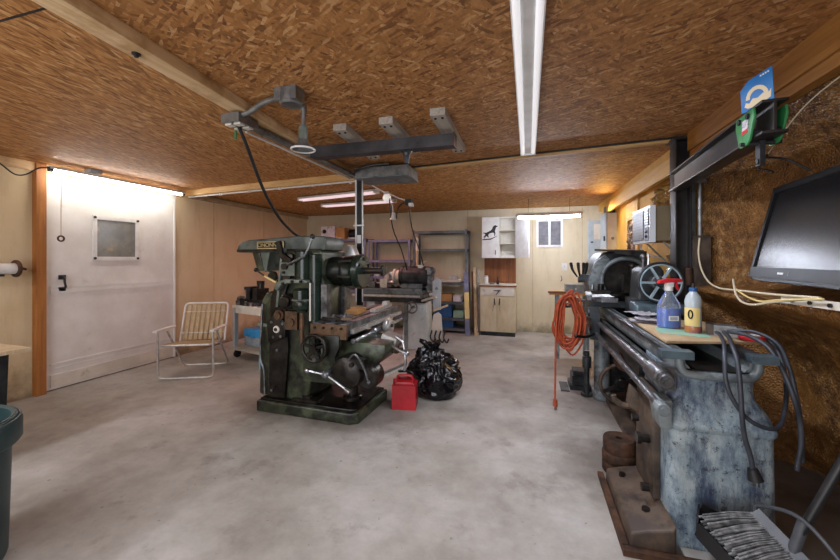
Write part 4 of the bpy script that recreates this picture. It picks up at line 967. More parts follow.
shelf_unit('shelf_unit', 'dark grey steel shelf unit left of the leaning planks', -2.24, -1.14, 7.15, 7.6, (.10, .30, .62, 1.0, 1.66, 2.02), 2.04, 'shelf_dark')
shelf_unit('shelf_unit', 'blue-grey open steel rack behind the grinder, with upright bars', -3.22, -2.30, 7.15, 7.6, (.3, .8, 1.10, 1.44, 1.86), 1.87, 'shelf_blue')
shelf_unit('shelf_unit', 'blue-grey steel shelf unit in the left back corner behind the strut post', -4.50, -3.28, 7.15, 7.6, (.3, .8, 1.10, 1.42, 1.89), 1.90, 'shelf_blue')
def boxy(name, label, cat, x0, x1, y0, y1, z0, z1, mat, extra=None):
    t = thing(name, label, cat, ((x0+x1)/2, (y0+y1)/2, z0))
    g = G(); g.box(x0, x1, y0, y1, z0, z1, .006); g.build('body', mat, t)
    if extra: extra(t)
    return t
def dialf(t):
    g = G(); g.cyl((-4.27, 7.17, 2.06), (-4.27, 7.185, 2.06), .045, n=18); g.build('dial', 'black', t)
boxy('instrument_case', 'pale lilac metal case with a black dial on top of the corner shelf', 'case', -4.36, -4.02, 7.185, 7.5, 1.892, 2.17, 'paper', dialf)
boxy('carton', 'brown cardboard box beside the pale lilac case on the corner shelf', 'box', -4.00, -3.80, 7.2, 7.5, 1.892, 2.14, 'cardboard')
t = thing('electric_motor', 'small dark motor on top of the corner shelf beside the cardboard box', 'motor', (-3.66, 7.35, 1.892))
g = G(); g.cyl((-3.74, 7.35, 2.01), (-3.56, 7.35, 2.01), .10, n=22, bev=.012); g.cyl((-3.56, 7.35, 2.01), (-3.5, 7.35, 2.01), .02, n=10); g.build('housing', 'dark_steel', t)
g = G(); g.box(-3.75, -3.55, 7.27, 7.43, 1.892, 1.93, .004); g.build('foot', 'alu', t)
# clutter on the shelves: every piece on its own
rnd = random.Random(4)
def clutter(x0, x1, y, z, n, where, seed):
    r = random.Random(seed); step = (x1-x0)/n
    kinds = [('cast bracket', 'steel'), ('gear blank', 'chrome'), ('grey casting', 'lathe_grey'), ('pale fitting', 'alu'), ('oily housing', 'oily'), ('tan block', 'tan_board')]
    for k in range(n):
        nm, mt = kinds[(k*2+seed) % 6]; x = x0+step*(k+.5); w = step*.40; h = r.uniform(.07, .17)
        ordn = ('first', 'second', 'third', 'fourth', 'fifth', 'sixth', 'seventh')[k]
        t = thing('machine_part', f'{nm}, {ordn} from the left, {where}', 'machine part', (x, y, z), 0, 'machine parts '+where)
        g = G()
        if k % 3 == 0:
            g.box(x-w, x+w, y-.1, y+.1, z, z+h*.4, .008); g.cyl((x, y, z+h*.4), (x, y, z+h), w*.6, n=16, bev=.006)
        elif k % 3 == 1:
            g.cyl((x, y, z), (x, y, z+h*.35), w, n=18, bev=.006); g.cyl((x, y, z+h*.35), (x, y, z+h*.8), w*.5, n=14)
        else:
            g.prism([(x-w, z), (x+w, z), (x+w, z+h*.5), (x+w*.3, z+h), (x-w*.6, z+h*.8)], 'xz', y-.09, y+.09, .008)
        g.build('body', mt, t)
clutter(-4.4, -3.4, 7.36, 1.422, 6, 'on the middle of the corner shelf', 1)
clutter(-4.4, -3.4, 7.36, 1.102, 6, 'on the lower corner shelf', 2)
clutter(-3.15, -2.4, 7.36, 1.102, 5, 'on the rack behind the grinder', 3)
clutter(-3.15, -2.4, 7.36, .802, 5, 'low on the rack behind the grinder', 0)
t = boxy('tool_tray', 'white tool tray heaped on the chest-high dark shelf', 'tray', -1.72, -1.30, 7.2, 7.5, 1.002, 1.05, 'white_dirty')
t = boxy('metal_part', 'pale metal fitting lying on the white tool tray', 'machine part', -1.5, -1.36, 7.25, 7.42, 1.052, 1.12, 'alu')
boxy('carton', 'orange-brown carton on the knee-high dark shelf beside a white box', 'box', -1.80, -1.45, 7.2, 7.5, .622, .76, 'cardboard')
boxy('carton', 'small white box on the knee-high dark shelf beside the brown carton', 'box', -1.42, -1.27, 7.2, 7.4, .622, .74, 'paper')
t = boxy('storage_bin', 'dark blue plastic bin on the dark shelf near the floor', 'bin', -1.80, -1.45, 7.2, 7.55, .302, .56, 'dark_blue')
boxy('storage_bin', 'dark blue plastic bin on the lowest dark shelf', 'bin', -1.78, -1.42, 7.2, 7.55, .102, .255, 'dark_blue')
boxy('paper_box', 'pale green box on the dark shelf beside the dark blue bin', 'box', -1.42, -1.22, 7.22, 7.45, .302, .44, 'green_sheet')

# planks leaning beside the shelf
def lean(name, label, a, b, w, d, mat, extra=None):
    t = thing(name, label, 'plank', a); g = G(); g.bar(a, b, w, d, .004, up=(0, -1, .2)); g.build('board', mat, t); return t
t = thing('guard_rail', 'grey metal strip with a yellow warning label leaning on the dark shelf', 'strip', (-1.10, 7.0, 0))
g = G(); g.bar((-1.09, 6.95, .01), (-1.15, 7.1, 1.2), .085, .02, .004, up=(0, -1, .2)); g.build('strip', 'shelf_blue', t)
g = G(); g.bar((-1.106, 6.990, .33), (-1.131, 7.052, .82), .088, .024, .004, up=(0, -1, .2)); g.build('label', 'yellow_label', t)
lean('plank', 'pale wooden plank with a brown edge leaning beside the grey warning strip', (-.95, 7.1, .01), (-1.06, 7.64, 1.30), .06, .03, 'plank')
lean('plank', 'brown wooden plank leaning closest to the grey shelf', (-1.02, 7.35, .01), (-1.10, 7.66, 1.2), .05, .03, 'brown_wood')
lean('plank', 'thin grey plank leaning upright nearest the kitchen cabinet', (-.93, 7.4, .01), (-.98, 7.67, 1.26), .045, .02, 'grey_wood')
t = thing('wood_offcut', 'short pale wood offcut on the floor at the foot of the leaning planks', 'wood block', (-.92, 7.03, 0))
g = G(); g.box(-.975, -.895, 7.0, 7.06, 0, .06, .006); g.build('block', 'plank', t)

# ------------------------------------------------------------------ kitchen cabinets
wc_ = thing('wall_cabinet', 'white wall cabinet with one door standing open and a dog picture', 'cabinet', (-.55, 7.55, 1.48))
g = G(); xa, xb, ya, yb, za, zb = -.88, -.22, 7.40, 7.695, 1.48, 2.29
g.box(xa, xa+.02, ya, yb, za, zb, .002); g.box(xb-.02, xb, ya, yb, za, zb, .002); g.box(xa, xb, ya, yb, za, za+.025, .002); g.box(xa, xb, ya, yb, zb-.025, zb, .002); g.box(-.56, -.54, ya, yb, za, zb, .002); g.box(xa, xb, yb-.01, yb, za, zb, .001)
g.build('body', 'white_dirty', wc_)
for z in (1.755, 2.015): g = G(); g.box(-.545, xb-.015, ya+.01, yb-.005, z, z+.022, .002); g.build('shelf', 'white_dirty', wc_)
g = G(); g.box(xa+.005, -.555, ya-.022, ya-.002, za+.005, zb-.005, .004); d = g.build('door', 'white', wc_)
g = G(); g.tube([(-.61, ya-.022, 1.63), (-.61, ya-.045, 1.62), (-.61, ya-.045, 1.56), (-.61, ya-.022, 1.55)], .008, 8, 3); g.build('handle', 'dark_steel', d)
# dog silhouette printed on the door
S = .31
dog = [(-.46,-.04),(-.40,.02),(-.30,.10),(-.36,.20),(-.47,.26),(-.40,.27),(-.27,.22),(-.16,.24),(.02,.28),(.12,.36),(.16,.46),(.24,.54),(.34,.54),(.40,.48),(.48,.46),(.46,.41),(.38,.40),(.34,.30),(.30,.18),(.33,.02),(.30,-.12),(.25,-.12),(.26,.02),(.20,.10),(.06,.12),(-.08,.10),(-.12,.0),(-.08,-.12),(-.14,-.12),(-.20,-.02),(-.26,.0),(-.34,-.12),(-.40,-.12),(-.34,.0)]
g = G(); dk = []
for x, z in dog: dk.append((-.715+x*S*1.0, 1.93+z*S+x*S*.25))
g.prism(dk, 'xz', ya-.0245, ya-.0215, 0); g.build('dog_print', 'black', d)
g = G(); g.prism([(-.87, 1.85), (-.70, 1.865), (-.58, 1.915), (-.60, 1.895), (-.70, 1.84), (-.86, 1.83)], 'xz', ya-.0245, ya-.0215, 0); g.build('ground_print', 'black', d)
g = G(); R = Matrix.Rotation(-.78, 3, 'Z')
g.box(0, .37, -.02, 0, za+.005, zb-.005, .004); g.bm.transform(Matrix.Translation((xb, ya, 0)) @ Matrix.Rotation(-.84, 4, 'Z')); d2 = g.build('door', 'white', wc_)
g = G(); g.box(-.50, -.28, 7.48, 7.6, 1.506, 1.53, .003); tag(g.build('tray', 'white', loc=(-.39, 7.54, 1.506)), 'flat white tray on the bottom of the open wall cabinet', 'tray')

bc = thing('base_cabinet', 'cream floor cabinet with two stained doors and one white drawer', 'cabinet', (-.55, 7.4, 0))
xa, xb, ya, yb = -.88, -.22, 7.12, 7.68
g = G(); g.box(xa, xb, ya, yb, .08, .935, .003); g.build('body', 'cabinet', bc)
g = G(); g.box(xa+.01, xb-.01, ya+.03, yb, 0, .082, .002); g.build('toe_kick', 'dark_steel', bc)
g = G(); g.box(xa-.015, xb+.012, ya-.03, yb, .935, .962, .005); g.build('counter_edge', 'brown_wood', bc)
g = G(); g.box(xa-.012, xb+.01, ya-.025, yb, .962, .972, .003); g.build('countertop', 'white_dirty', bc)
g = G(); g.box(xa+.012, xb-.025, ya-.02, ya, .765, .925, .004); dr = g.build('drawer', 'white_dirty', bc)
g = G(); g.tube([(-.62, ya-.02, .86), (-.61, ya-.045, .865), (-.52, ya-.045, .865), (-.50, ya-.02, .86)], .010, 8, 1); g.tube([(-.515, ya-.03, .865), (-.58, ya-.03, .785)], .007, 8); g.build('handle', 'dark_steel', dr)
for x0, x1, hx, s in ((xa+.012, -.565, -.61, -1), (-.555, xb-.025, -.51, 1)):
    g = G(); g.box(x0, x1, ya-.02, ya, .095, .755, .004); d = g.build('door', 'cabinet', bc)
    g = G(); g.tube([(hx, ya-.02, .71), (hx, ya-.045, .70), (hx-.01*s, ya-.045, .61), (hx-.01*s, ya-.02, .60)], .010, 8, 1); g.build('handle', 'dark_steel', d)
    g = G(); g.prism([(hx-.012, .66), (hx+.012, .66), (hx+.004-.03*(s < 0), .47), (hx-.004-.035*(s < 0), .47)], 'xz', ya-.0215, ya-.0195, 0); g.build('drip_stain', 'tan_board', d)
g = G(); g.box(-.86, -.235, 7.675, 7.698, .974, 1.478, .002); tag(g.build('backsplash', 'brown_wood', loc=(-.55, 7.69, .974)), 'dark brown wooden board on the wall between the two cabinets', 'board')
t = thing('jar', 'white jar on the left of the floor cabinet top', 'jar', (-.78, 7.25, .974))
g = G(); g.rev([(0,0), (.04, 0), (.043, .01), (.043, .13), (.035, .14), (0, .14)], (-.78, 7.25, .974), n=18); g.build('body', 'white', t)
g = G(); g.cyl((-.78, 7.25, 1.112), (-.78, 7.25, 1.14), .038, n=18, bev=.003); g.build('lid', 'paper', t)
t = thing('bottle', 'small dark bottle standing near the middle of the floor cabinet top', 'bottle', (-.56, 7.25, .974))
g = G(); g.rev([(0,0), (.025, 0), (.025, .06), (.01, .085), (.01, .11), (0, .11)], (-.56, 7.25, .974), n=14); g.build('body', 'black', t)
g = G(); g.cyl((-.56, 7.25, 1.08), (-.56, 7.25, 1.12), .012, n=10); g.build('cap', 'dark_steel', t)
boxy('soap_dish', 'low grey-green dish between the jar and the dark bottle', 'dish', -.71, -.62, 7.21, 7.30, .974, 1.0, 'lathe_grey')

# switch plate, electrical cabinets, little bench at the back right
t = thing('wall_switch', 'white wall switch plate on the back wall under the vent window', 'switch', (.68, 7.69, 1.31))
g = G(); g.box(.63, .73, 7.685, 7.70, 1.24, 1.38, .004); g.build('plate', 'white', t)
g = G(); g.box(.668, .692, 7.672, 7.688, 1.295, 1.335, .004); g.build('toggle', 'alu', t)
t = thing('hook', 'small metal hook on the back wall below the white switch', 'hook', (.62, 7.69, 1.1))
g = G(); g.tube([(.62, 7.70, 1.13), (.62, 7.66, 1.12), (.63, 7.65, 1.06), (.61, 7.67, 1.03)], .008, 8, 3); g.build('wire', 'steel', t)
t = thing('breaker_panel', 'flat pale blue electrical panel in the right corner of the back wall', 'electrical panel', (1.2, 7.65, 1.59))
g = G(); g.box(1.10, 1.375, 7.62, 7.70, 1.40, 2.19, .006); g.build('box', 'panel_blue', t)
g = G(); g.box(1.12, 1.36, 7.608, 7.622, 1.42, 2.17, .004); pd = g.build('door', 'panel_blue', t)
g = G(); g.box(1.135, 1.18, 7.598, 7.61, 1.765, 1.79, .003); g.build('latch', 'black', pd)
g = G(); g.box(1.19, 1.33, 7.604, 7.61, 1.83, 2.12, .002); g.build('label', 'white_dirty', pd)
t = thing('electrical_cabinet', 'tall grey electrical cabinet on the right wall beside the foam-filled studs', 'electrical panel', (1.3, 7.0, 1.5))
g = G(); g.box(1.265, XR, 6.75, 7.20, 1.40, 2.22, .006); g.build('box', 'white_dirty', t)
g = G(); g.box(1.235, 1.265, 6.74, 7.21, 1.39, 2.23, .004); dd = g.build('door', 'panel_blue', t)
g = G(); g.box(1.215, 1.237, 6.80, 6.83, 1.76, 1.84, .004); g.build('handle', 'black', dd)
g = G(); g.cyl((1.34, 6.735, 1.80), (1.34, 6.752, 1.80), .025, n=14); g.build('knockout', 'galv', t)
t = thing('floodlight', 'small black flood lamp on top of the tall grey electrical cabinet', 'lamp', (1.31, 6.9, 2.222))
g = G(); g.box(1.25, 1.39, 6.82, 6.98, 2.232, 2.34, .01); g.build('body', 'black', t)
g = G(); g.cyl((1.29, 6.815, 2.285), (1.29, 6.83, 2.285), .03, n=14); g.build('lens', 'warm_lens', t)
t = thing('side_bench', 'small wooden bench behind the orange extension cord', 'bench', (.6, 5.9, 0))
g = G(); g.box(.30, .86, 5.72, 6.15, .935, .965, .004); g.build('top', 'bench_wood', t)
g = G(); g.box(.28, .52, 5.66, 5.74, .966, .99, .003); g.build('shelf_lip', 'brown_wood', t)
for x in (.42, .82):
    for y in (5.76, 6.1): g = G(); g.box(x-.02, x+.02, y-.02, y+.02, 0, .935, .003); g.build('leg', 'lathe_grey', t)
t = thing('metal_box', 'open grey metal box with a label on the small wooden bench', 'box', (.66, 5.88, .967))
g = G(); g.box(.53, .80, 5.78, 5.98, .967, 1.085, .004); g.build('body', 'galv', t)
g = G(); g.box(.655, .675, 5.775, 5.782, 1.01, 1.035, .001); g.build('tag', 'white', t)
g = G(); g.box(.52, .81, 5.77, 5.79, 1.08, 1.095, .002); g.build('rim', 'alu', t)

# ------------------------------------------------------------------ lathe
la = thing('lathe', 'large blue-grey metal lathe standing along the right wall', 'lathe', (.9, 3.4, 0))
def loft(sections, axis='z'):
    """rings of equal length joined in order; closed at both ends"""
    g = G(); R = [[g.bm.verts.new(p) for p in s] for s in sections]; n = len(R[0])
    for A, B in zip(R, R[1:]):
        for k in range(n): g.bm.faces.new((A[k], A[(k+1) % n], B[(k+1) % n], B[k]))
    g.bm.faces.new(R[0][::-1]); g.bm.faces.new(R[-1]); return g
def rrect(x0, x1, y0, y1, z, r, k=6):
    out = []
    for cx, cy, a in ((x1-r, y1-r, 0), (x0+r, y1-r, PI/2), (x0+r, y0+r, PI), (x1-r, y0+r, 3*PI/2)):
        for i in range(k+1): t = a+PI/2*i/k; out.append((cx+r*math.cos(t), cy+r*math.sin(t), z))
    return out
# tail pedestal: flared body, shoulder roll, narrower neck
S = []
for z, dx0, dx1, dy, r in [(.0, .685, 1.15, 0, .05), (.05, .685, 1.15, 0, .05), (.30, .688, 1.147, .0, .05), (.55, .692, 1.142, .0, .05), (.585, .692, 1.142, 0, .05), (.60, .682, 1.152, -.01, .05), (.612, .680, 1.154, -.012, .05), (.625, .682, 1.152, -.01, .05), (.64, .692, 1.142, .0, .05), (.68, .696, 1.132, .006, .06), (.71, .702, 1.115, .02, .06), (.735, .708, 1.10, .038, .06), (.755, .712, 1.09, .048, .05), (.79, .715, 1.085, .052, .05), (.875, .715, 1.085, .052, .05)]:
    S.append(rrect(dx0, dx1, 2.16+dy, 2.68, z, r))
g = loft(S); ped = g.build('tail_pedestal', 'lathe', la, 30)
g = G(); g.prism([(.485, 0), (.69, 0), (.69, .16), (.665, .135), (.56, .112), (.49, .09)], 'xz', 2.06, 2.66, .02, 3); g.build('foot_flange', 'lathe_brown', la)
g = G(); g.box(.448, .482, 2.06, 2.72, 0, .03, .004); g.box(.448, 1.16, 2.015, 2.055, 0, .03, .004); build_each(g, 'base_plate', 'rust', la)
g = G(); g.prism([(2.28, .15), (2.62, .15), (2.60, .72), (2.30, .72)], 'yz', .65, .695, .012); dr = g.build('side_door', 'lathe_brown', la)
g = G(); g.cyl((.60, 2.34, .45), (.655, 2.34, .45), .022, n=12); g.cyl((.585, 2.34, .45), (.605, 2.34, .45), .032, n=12)
g.cyl((.60, 2.5, .50), (.635, 2.5, .50), .02, n=12); g.cyl((.60, 2.30, .20), (.635, 2.30, .20), .022, n=12); build_each(g, 'door_knob', 'oily', dr)
g = G(); g.cyl((.60, 2.22, .11), (.60, 2.22, .135), .020, n=6); g.cyl((.56, 2.55, .10), (.56, 2.55, .13), .018, n=6); build_each(g, 'anchor_bolt', 'oily', la)
# bed with inverted ways, seen end on
bedp = [(.76, .845), (1.04, .845), (1.075, .86), (1.095, .90), (1.10, .985), (1.05, .985), (1.045, .92), (1.02, .89), (.80, .89), (.775, .92), (.77, .985), (.715, .985), (.715, .90), (.735, .86)]
g = G(); g.prism(bedp, 'xz', 2.20, 4.85, .004); bed = g.build('bed', 'lathe_grey', la)
g = G(); g.box(.778, 1.042, 2.19, 4.0, .888, .894, .001); g.build('bed_shade', 'oily', bed)  # dark slab put in for the shade inside the bed cavity
g = G(); g.prism([(.70, .955), (.775, .955), (.775, .975), (.745, .992), (.70, .975)], 'xz', 2.15, 4.15, .004); g.prism([(1.03, .95), (1.125, .95), (1.125, .975), (1.08, .992), (1.03, .992)], 'xz', 2.15, 4.15, .004); build_each(g, 'way', 'lathe_dark', bed)
g = G(); g.box(.645, .785, 2.12, 2.19, .955, .993, .006); g.box(1.02, 1.125, 2.12, 2.19, .955, .993, .006); build_each(g, 'way_end', 'wheel_blue', bed)
g = G(); g.tube([(.742, 2.185, .955), (.744, 2.185, .91), (.765, 2.185, .875), (.82, 2.185, .865), (1.0, 2.185, .865), (1.05, 2.185, .875), (1.072, 2.185, .91), (1.075, 2.185, .955)], .021, 10, 3); g.build('end_lip', 'lathe_grey', bed)
g = G(); g.box(.685, .712, 2.3, 4.3, .83, .86, .004); g.build('rack', 'steel', bed)
# rods
g = G(); g.cyl((.655, 2.20, .85), (.655, 4.25, .83), .024, n=18); g.build('lead_screw', 'steel', la)
g = G(); g.cyl((.655, 2.12, .85), (.655, 2.32, .85), .046, n=24, bev=.008); g.cyl((.655, 2.08, .85), (.655, 2.12, .85), .036, n=20, bev=.005); g.cyl((.655, 2.065, .85), (.655, 2.085, .85), .020, n=8); g.box(.66, .72, 2.16, 2.28, .78, .90, .012); g.build('bearing_bracket', 'steel', la)
g = G(); g.cyl((.635, 2.10, .715), (.635, 4.25, .735), .020, n=16); g.build('feed_rod', 'steel', la)
g = G(); g.cyl((.635, 2.06, .715), (.635, 2.13, .715), .032, n=20, bev=.004); g.cyl((.635, 2.05, .715), (.635, 2.065, .715), .016, n=12); g.prism([(.64, .60), (.69, .60), (.69, .75), (.62, .73)], 'xz', 2.12, 2.26, .008); g.build('rod_bracket', 'lathe_grey', la)
g = G(); g.prism([(.60, .54), (.66, .50), (.675, .62), (.62, .66)], 'xz', 2.55, 2.66, .01); g.tube([(.66, 2.6, .54), (.58, 2.6, .53), (.53, 2.6, .56), (.52, 2.6, .59)], .018, 8, 4); g.build('clamp_arm', 'lathe_brown', la)
g = G(); g.box(.66, .74, 2.3, 4.2, .80, .835, .006); g.build('apron_rail', 'lathe_dark', bed)
# saddle, carriage and cross slide at mid bed
g = G(); g.box(.575, 1.16, 3.92, 4.30, .99, 1.05, .012); g.box(.575, .66, 3.88, 4.22, .68, 1.0, .015); car = g.build('carriage', 'lathe_dark', la)
g = G(); g.box(.66, .80, 3.80, 4.32, 1.05, 1.09, .008); g.box(.56, .95, 3.95, 4.10, 1.05, 1.085, .006); g.build('cross_slide', 'steel', car)
g = G(); g.box(.62, .76, 3.92, 4.08, 1.085, 1.15, .008); g.cyl((.69, 4.0, 1.15), (.69, 4.0, 1.21), .03, n=14); g.box(.60, .80, 3.99, 4.01, 1.12, 1.14, .002); g.build('tool_post', 'oily', car)
g = G(); g.box(.60, .72, 3.84, 3.92, 1.05, 1.075, .003, Rz(.3)); g.box(.58, .68, 4.12, 4.26, 1.085, 1.12, .004, Rz(-.2)); g.cyl((.64, 4.18, 1.12), (.64, 4.18, 1.19), .018, n=12); g.bar((.60, 3.92, 1.10), (.78, 3.86, 1.11), .025, .025, .003); build_each(g, 'tool_holder', 'chrome', car)
g = G(); g.cyl((.66, 3.98, .93), (.56, 3.98, .93), .045, n=20, bev=.006); g.cyl((.66, 4.12, .86), (.555, 4.12, .86), .035, n=18, bev=.006); g.box(.56, .58, 3.92, 4.18, .72, .80, .004); build_each(g, 'apron_dial', 'steel', car)
g = G(); g.cyl((.40, 4.05, 1.04), (.55, 4.05, 1.04), .018, n=12); g.ring((.41, 4.05, 1.04), .07, .010, (1, 0, 0), 24, 8); g.tube([(.41, 4.05, .97), (.34, 4.05, .97)], .012, 8); g.build('cross_handwheel', 'steel', car)
g = G(); g.tube([(.60, 3.84, .74), (.52, 3.74, .73), (.44, 3.70, .74)], .013, 8, 3); g.ball((.43, 3.70, .74), .02); g.cyl((.575, 3.84, .83), (.56, 3.84, .83), .06, n=22); g.build('apron_lever', 'oily', car)
# headstock
hp = [(.68, 1.0), (1.26, 1.0), (1.28, 1.30), (1.24, 1.46), (1.12, 1.54), (.90, 1.555), (.78, 1.52), (.69, 1.40), (.66, 1.2)]
g = G(); g.prism(hp, 'xz', 4.45, 5.05, .03, 3); hs = g.build('headstock', 'lathe_dark', la)
g = G(); g.prism([(.66, 1.02), (.79, 1.02), (.79, 1.26), (.85, 1.45), (.80, 1.50), (.70, 1.42), (.63, 1.22)], 'xz', 4.40, 4.47, .012); g.build('end_guard', 'lathe_grey', hs)
g = G(); g.ring((.955, 4.20, 1.235), .225, .022, (0, 1, 0), 40, 10, (-PI*1.22, PI*.02)); g.build('gear_guard', 'lathe_grey', hs)
g = G()
for r, a, b in ((.20, 4.24, 4.30), (.17, 4.30, 4.36), (.14, 4.36, 4.42), (.09, 4.42, 4.46)): g.cyl((.955, a, 1.26), (.955, b, 1.26), r, n=32, bev=.006)
g.build('cone_pulley', 'oily', hs)
g = G(); g.cyl((.955, 4.10, 1.26), (.955, 4.24, 1.26), .05, n=20); g.box(.90, 1.07, 4.02, 4.14, 1.12, 1.30, .015); g.cyl((.98, 4.06, 1.30), (.98, 4.06, 1.37), .022, n=12); g.ball((.98, 4.06, 1.385), .03); g.build('spindle_bearing', 'oily', hs)
g = G(); g.prism([(.75, 1.04), (1.16, 1.04), (1.10, 1.0), (.82, 1.0)], 'xz', 4.0, 4.2, .01); g.rev([(0, 0), (.12, .0), (.20, .05), (.21, .07), (.195, .065), (.11, .02), (0, .02)], (.91, 3.95, 1.055), n=28, scale=(1.05, .7)); g.build('chip_tray', 'oily', hs)
g = G(); g.bar((.78, 4.56, 1.558), (1.02, 4.04, 1.53), .14, .02, .004); g.bar((.93, 4.24, 1.535), (1.03, 4.02, 1.51), .16, .04, .006); g.build('top_cover', 'lathe_dark', hs)
g = G(); g.tube([(1.10, 4.0, 1.50), (1.10, 3.99, 1.43), (1.085, 3.98, 1.38), (1.02, 3.98, 1.35), (.99, 3.98, 1.35)], .011, 8, 4); g.build('oil_line', 'alu', hs)
# back gear levers on the far left of the headstock
g = G(); g.box(.58, .68, 4.55, 4.72, 1.20, 1.28, .015); g.cyl((.55, 4.58, 1.22), (.62, 4.58, 1.22), .035, n=16); lb_ = g.build('lever_bracket', 'lathe_dark', hs)
for k, (x, tilt) in enumerate(((.545, -.05), (.575, -.015), (.60, .01), (.62, .02))):
    g = G(); g.tube([(x, 4.6, 1.25), (x+tilt, 4.6, 1.33), (x+tilt*1.3, 4.6, 1.39)], lambda u: .009+.010*u, 8, 3); g.ball((x+tilt*1.35, 4.6, 1.40), .019); g.build('gear_lever', 'oily', hs)
# tailstock with big spoked wheel
g = G(); g.box(.84, 1.10, 3.38, 3.72, 1.0, 1.12, .02); g.prism([(.86, 1.10), (1.06, 1.10), (1.05, 1.36), (1.02, 1.40), (.92, 1.40), (.88, 1.36)], 'xz', 3.40, 3.68, .02, 3); ts = g.build('tailstock', 'lathe_dark', la)
g = G(); g.cyl((.985, 3.30, 1.27), (.985, 3.42, 1.27), .055, n=22, bev=.006); g.cyl((.90, 3.40, 1.38), (.90, 3.40, 1.47), .014, n=10); g.ball((.90, 3.40, 1.475), .022); g.build('quill', 'steel', ts)
g = G(); g.prism([(3.20, 1.03), (3.42, 1.03), (3.42, 1.10), (3.38, 1.115), (3.22, 1.10)], 'yz', .80, 1.16, .02, 3); g.build('tailstock_base', 'wheel_blue', ts)
c = Vector((.985, 3.27, 1.27))
g = G(); g.ring(c, .152, .012, (0, 1, 0), 44, 10); hw = g.build('spoked_wheel', 'dark_steel', ts)
g = G()
for k in range(6):
    a = k*PI/3; p = c+Vector((math.cos(a)*.145, 0, math.sin(a)*.145)); q = c+Vector((math.cos(a)*.03, 0, math.sin(a)*.03)); h = G(); h.bar(q, p, .016, .026, .005, up=(0, 1, 0)); h.build('spoke', 'spoke_pale', hw)
g.bm.free(); g = G(); g.cyl(c+Vector((0, -.03, 0)), c+Vector((0, .06, 0)), .036, n=20, bev=.006); g.build('hub', 'dark_steel', hw)
g = G(); g.ring(c+Vector((0, -.005, 0)), .139, .0065, (0, 1, 0), 44, 8); g.build('inner_rim', 'spoke_pale', hw)
# legs and base at the headstock end
g = G(); g.cyl((.735, 4.22, .0), (.735, 4.22, .82), .075, n=24); g.cyl((.735, 4.22, 0), (.735, 4.22, .09), .085, n=24, bev=.01); g.build('front_leg', 'lathe_grey', la)
g = G(); g.box(.80, 1.22, 4.38, 5.0, 0, 1.0, .03); g.build('head_pedestal', 'lathe_dark', la)
g = G(); g.box(.69, 1.12, 2.7, 4.2, .70, .825, .02); g.build('bed_web', 'lathe_dark', la)
g = G(); g.ball((.74, 3.18, .66), .10, (1, 1.3, .75), 18); g.cyl((.74, 3.02, .66), (.74, 3.14, .66), .05, n=16); g.build('feed_clutch', 'rust', la)
g = G(); g.box(.76, 1.10, 2.68, 4.35, .0, .05, .01); g.build('chip_pan', 'lathe_brown', la)
# wheel lying against the lathe, weights, blocks on the floor: things of their own
t = thing('belt_pulley', 'large dark ring wheel leaning under the lathe bed', 'wheel', (.86, 3.93, .05))
c = Vector((.86, 3.93, .262))
g = G(); g.ring(c, .19, .018, (0, 1, .1), 40, 10); g.build('rim', 'lathe_brown', t)
g = G(); g.cyl(c+Vector((0, -.02, 0)), c+Vector((0, .05, 0)), .05, n=20, bev=.006)
for k in range(4): a = k*PI/2+.5; g.bar(c, c+Vector((math.cos(a)*.185, 0, math.sin(a)*.185)), .03, .02, .004, up=(0, 1, 0))
g.build('spokes', 'oily', t)
t = thing('iron_weight', 'rusty round iron weight lowest in the stack beside the lathe foot', 'weight', (.60, 2.82, 0))
t.location = (.60, 2.82, 0)
def lbz(t): return lb(t)
g = lbz(t); g.rev([(.03, 0), (.10, 0), (.106, .01), (.106, .06), (.10, .07), (.106, .08), (.106, .13), (.10, .14), (.03, .14)], (0,0,0), n=30); g.build('body', 'rust', t)
t2 = thing('iron_weight', 'rusty iron weight with a centre hole on top of the stack beside the lathe', 'weight', (.60, 2.82, .141), 0); t = t2
g = lbz(t); g.rev([(.022, .085), (.022, .01), (.03, 0), (.098, 0), (.10, .01), (.10, .08), (.094, .09), (.03, .09), (.022, .085)], (0,0,0), n=30); g.build('body', 'rust', t)
t = thing('floor_block', 'dark grey iron block on the concrete left of the lathe head', 'block', (.56, 4.55, 0))
g = lb(t); g.box(-.11, .11, -.13, .16, 0, .05, .01); g.box(-.085, .09, -.10, .13, .05, .15, .012); g.box(-.07, .07, -.07, .10, .15, .20, .012); g.build('body', 'dark_steel', t)
t = thing('drip_sheet', 'thin dark mat under the iron block by the lathe head', 'mat', (.50, 4.5, 0))
t.location = (.44, 4.5, 0)
g = lb(t); g.box(-.09, .0, -.15, .16, 0.001, .012, .002); g.build('sheet', 'dark_steel', t)
t = thing('vertical_arbor', 'dark steel spindle standing upright beneath the orange extension cord', 'spindle', (.60, 4.28, 0))
g = lb(t); g.cyl((0, 0, 0), (0, 0, .03), .06, n=20, bev=.006); g.cyl((0, 0, .03), (0, 0, .48), .028, n=14); g.cyl((0, 0, .30), (0, 0, .42), .045, n=16, bev=.006); g.build('body', 'lathe_dark', t)

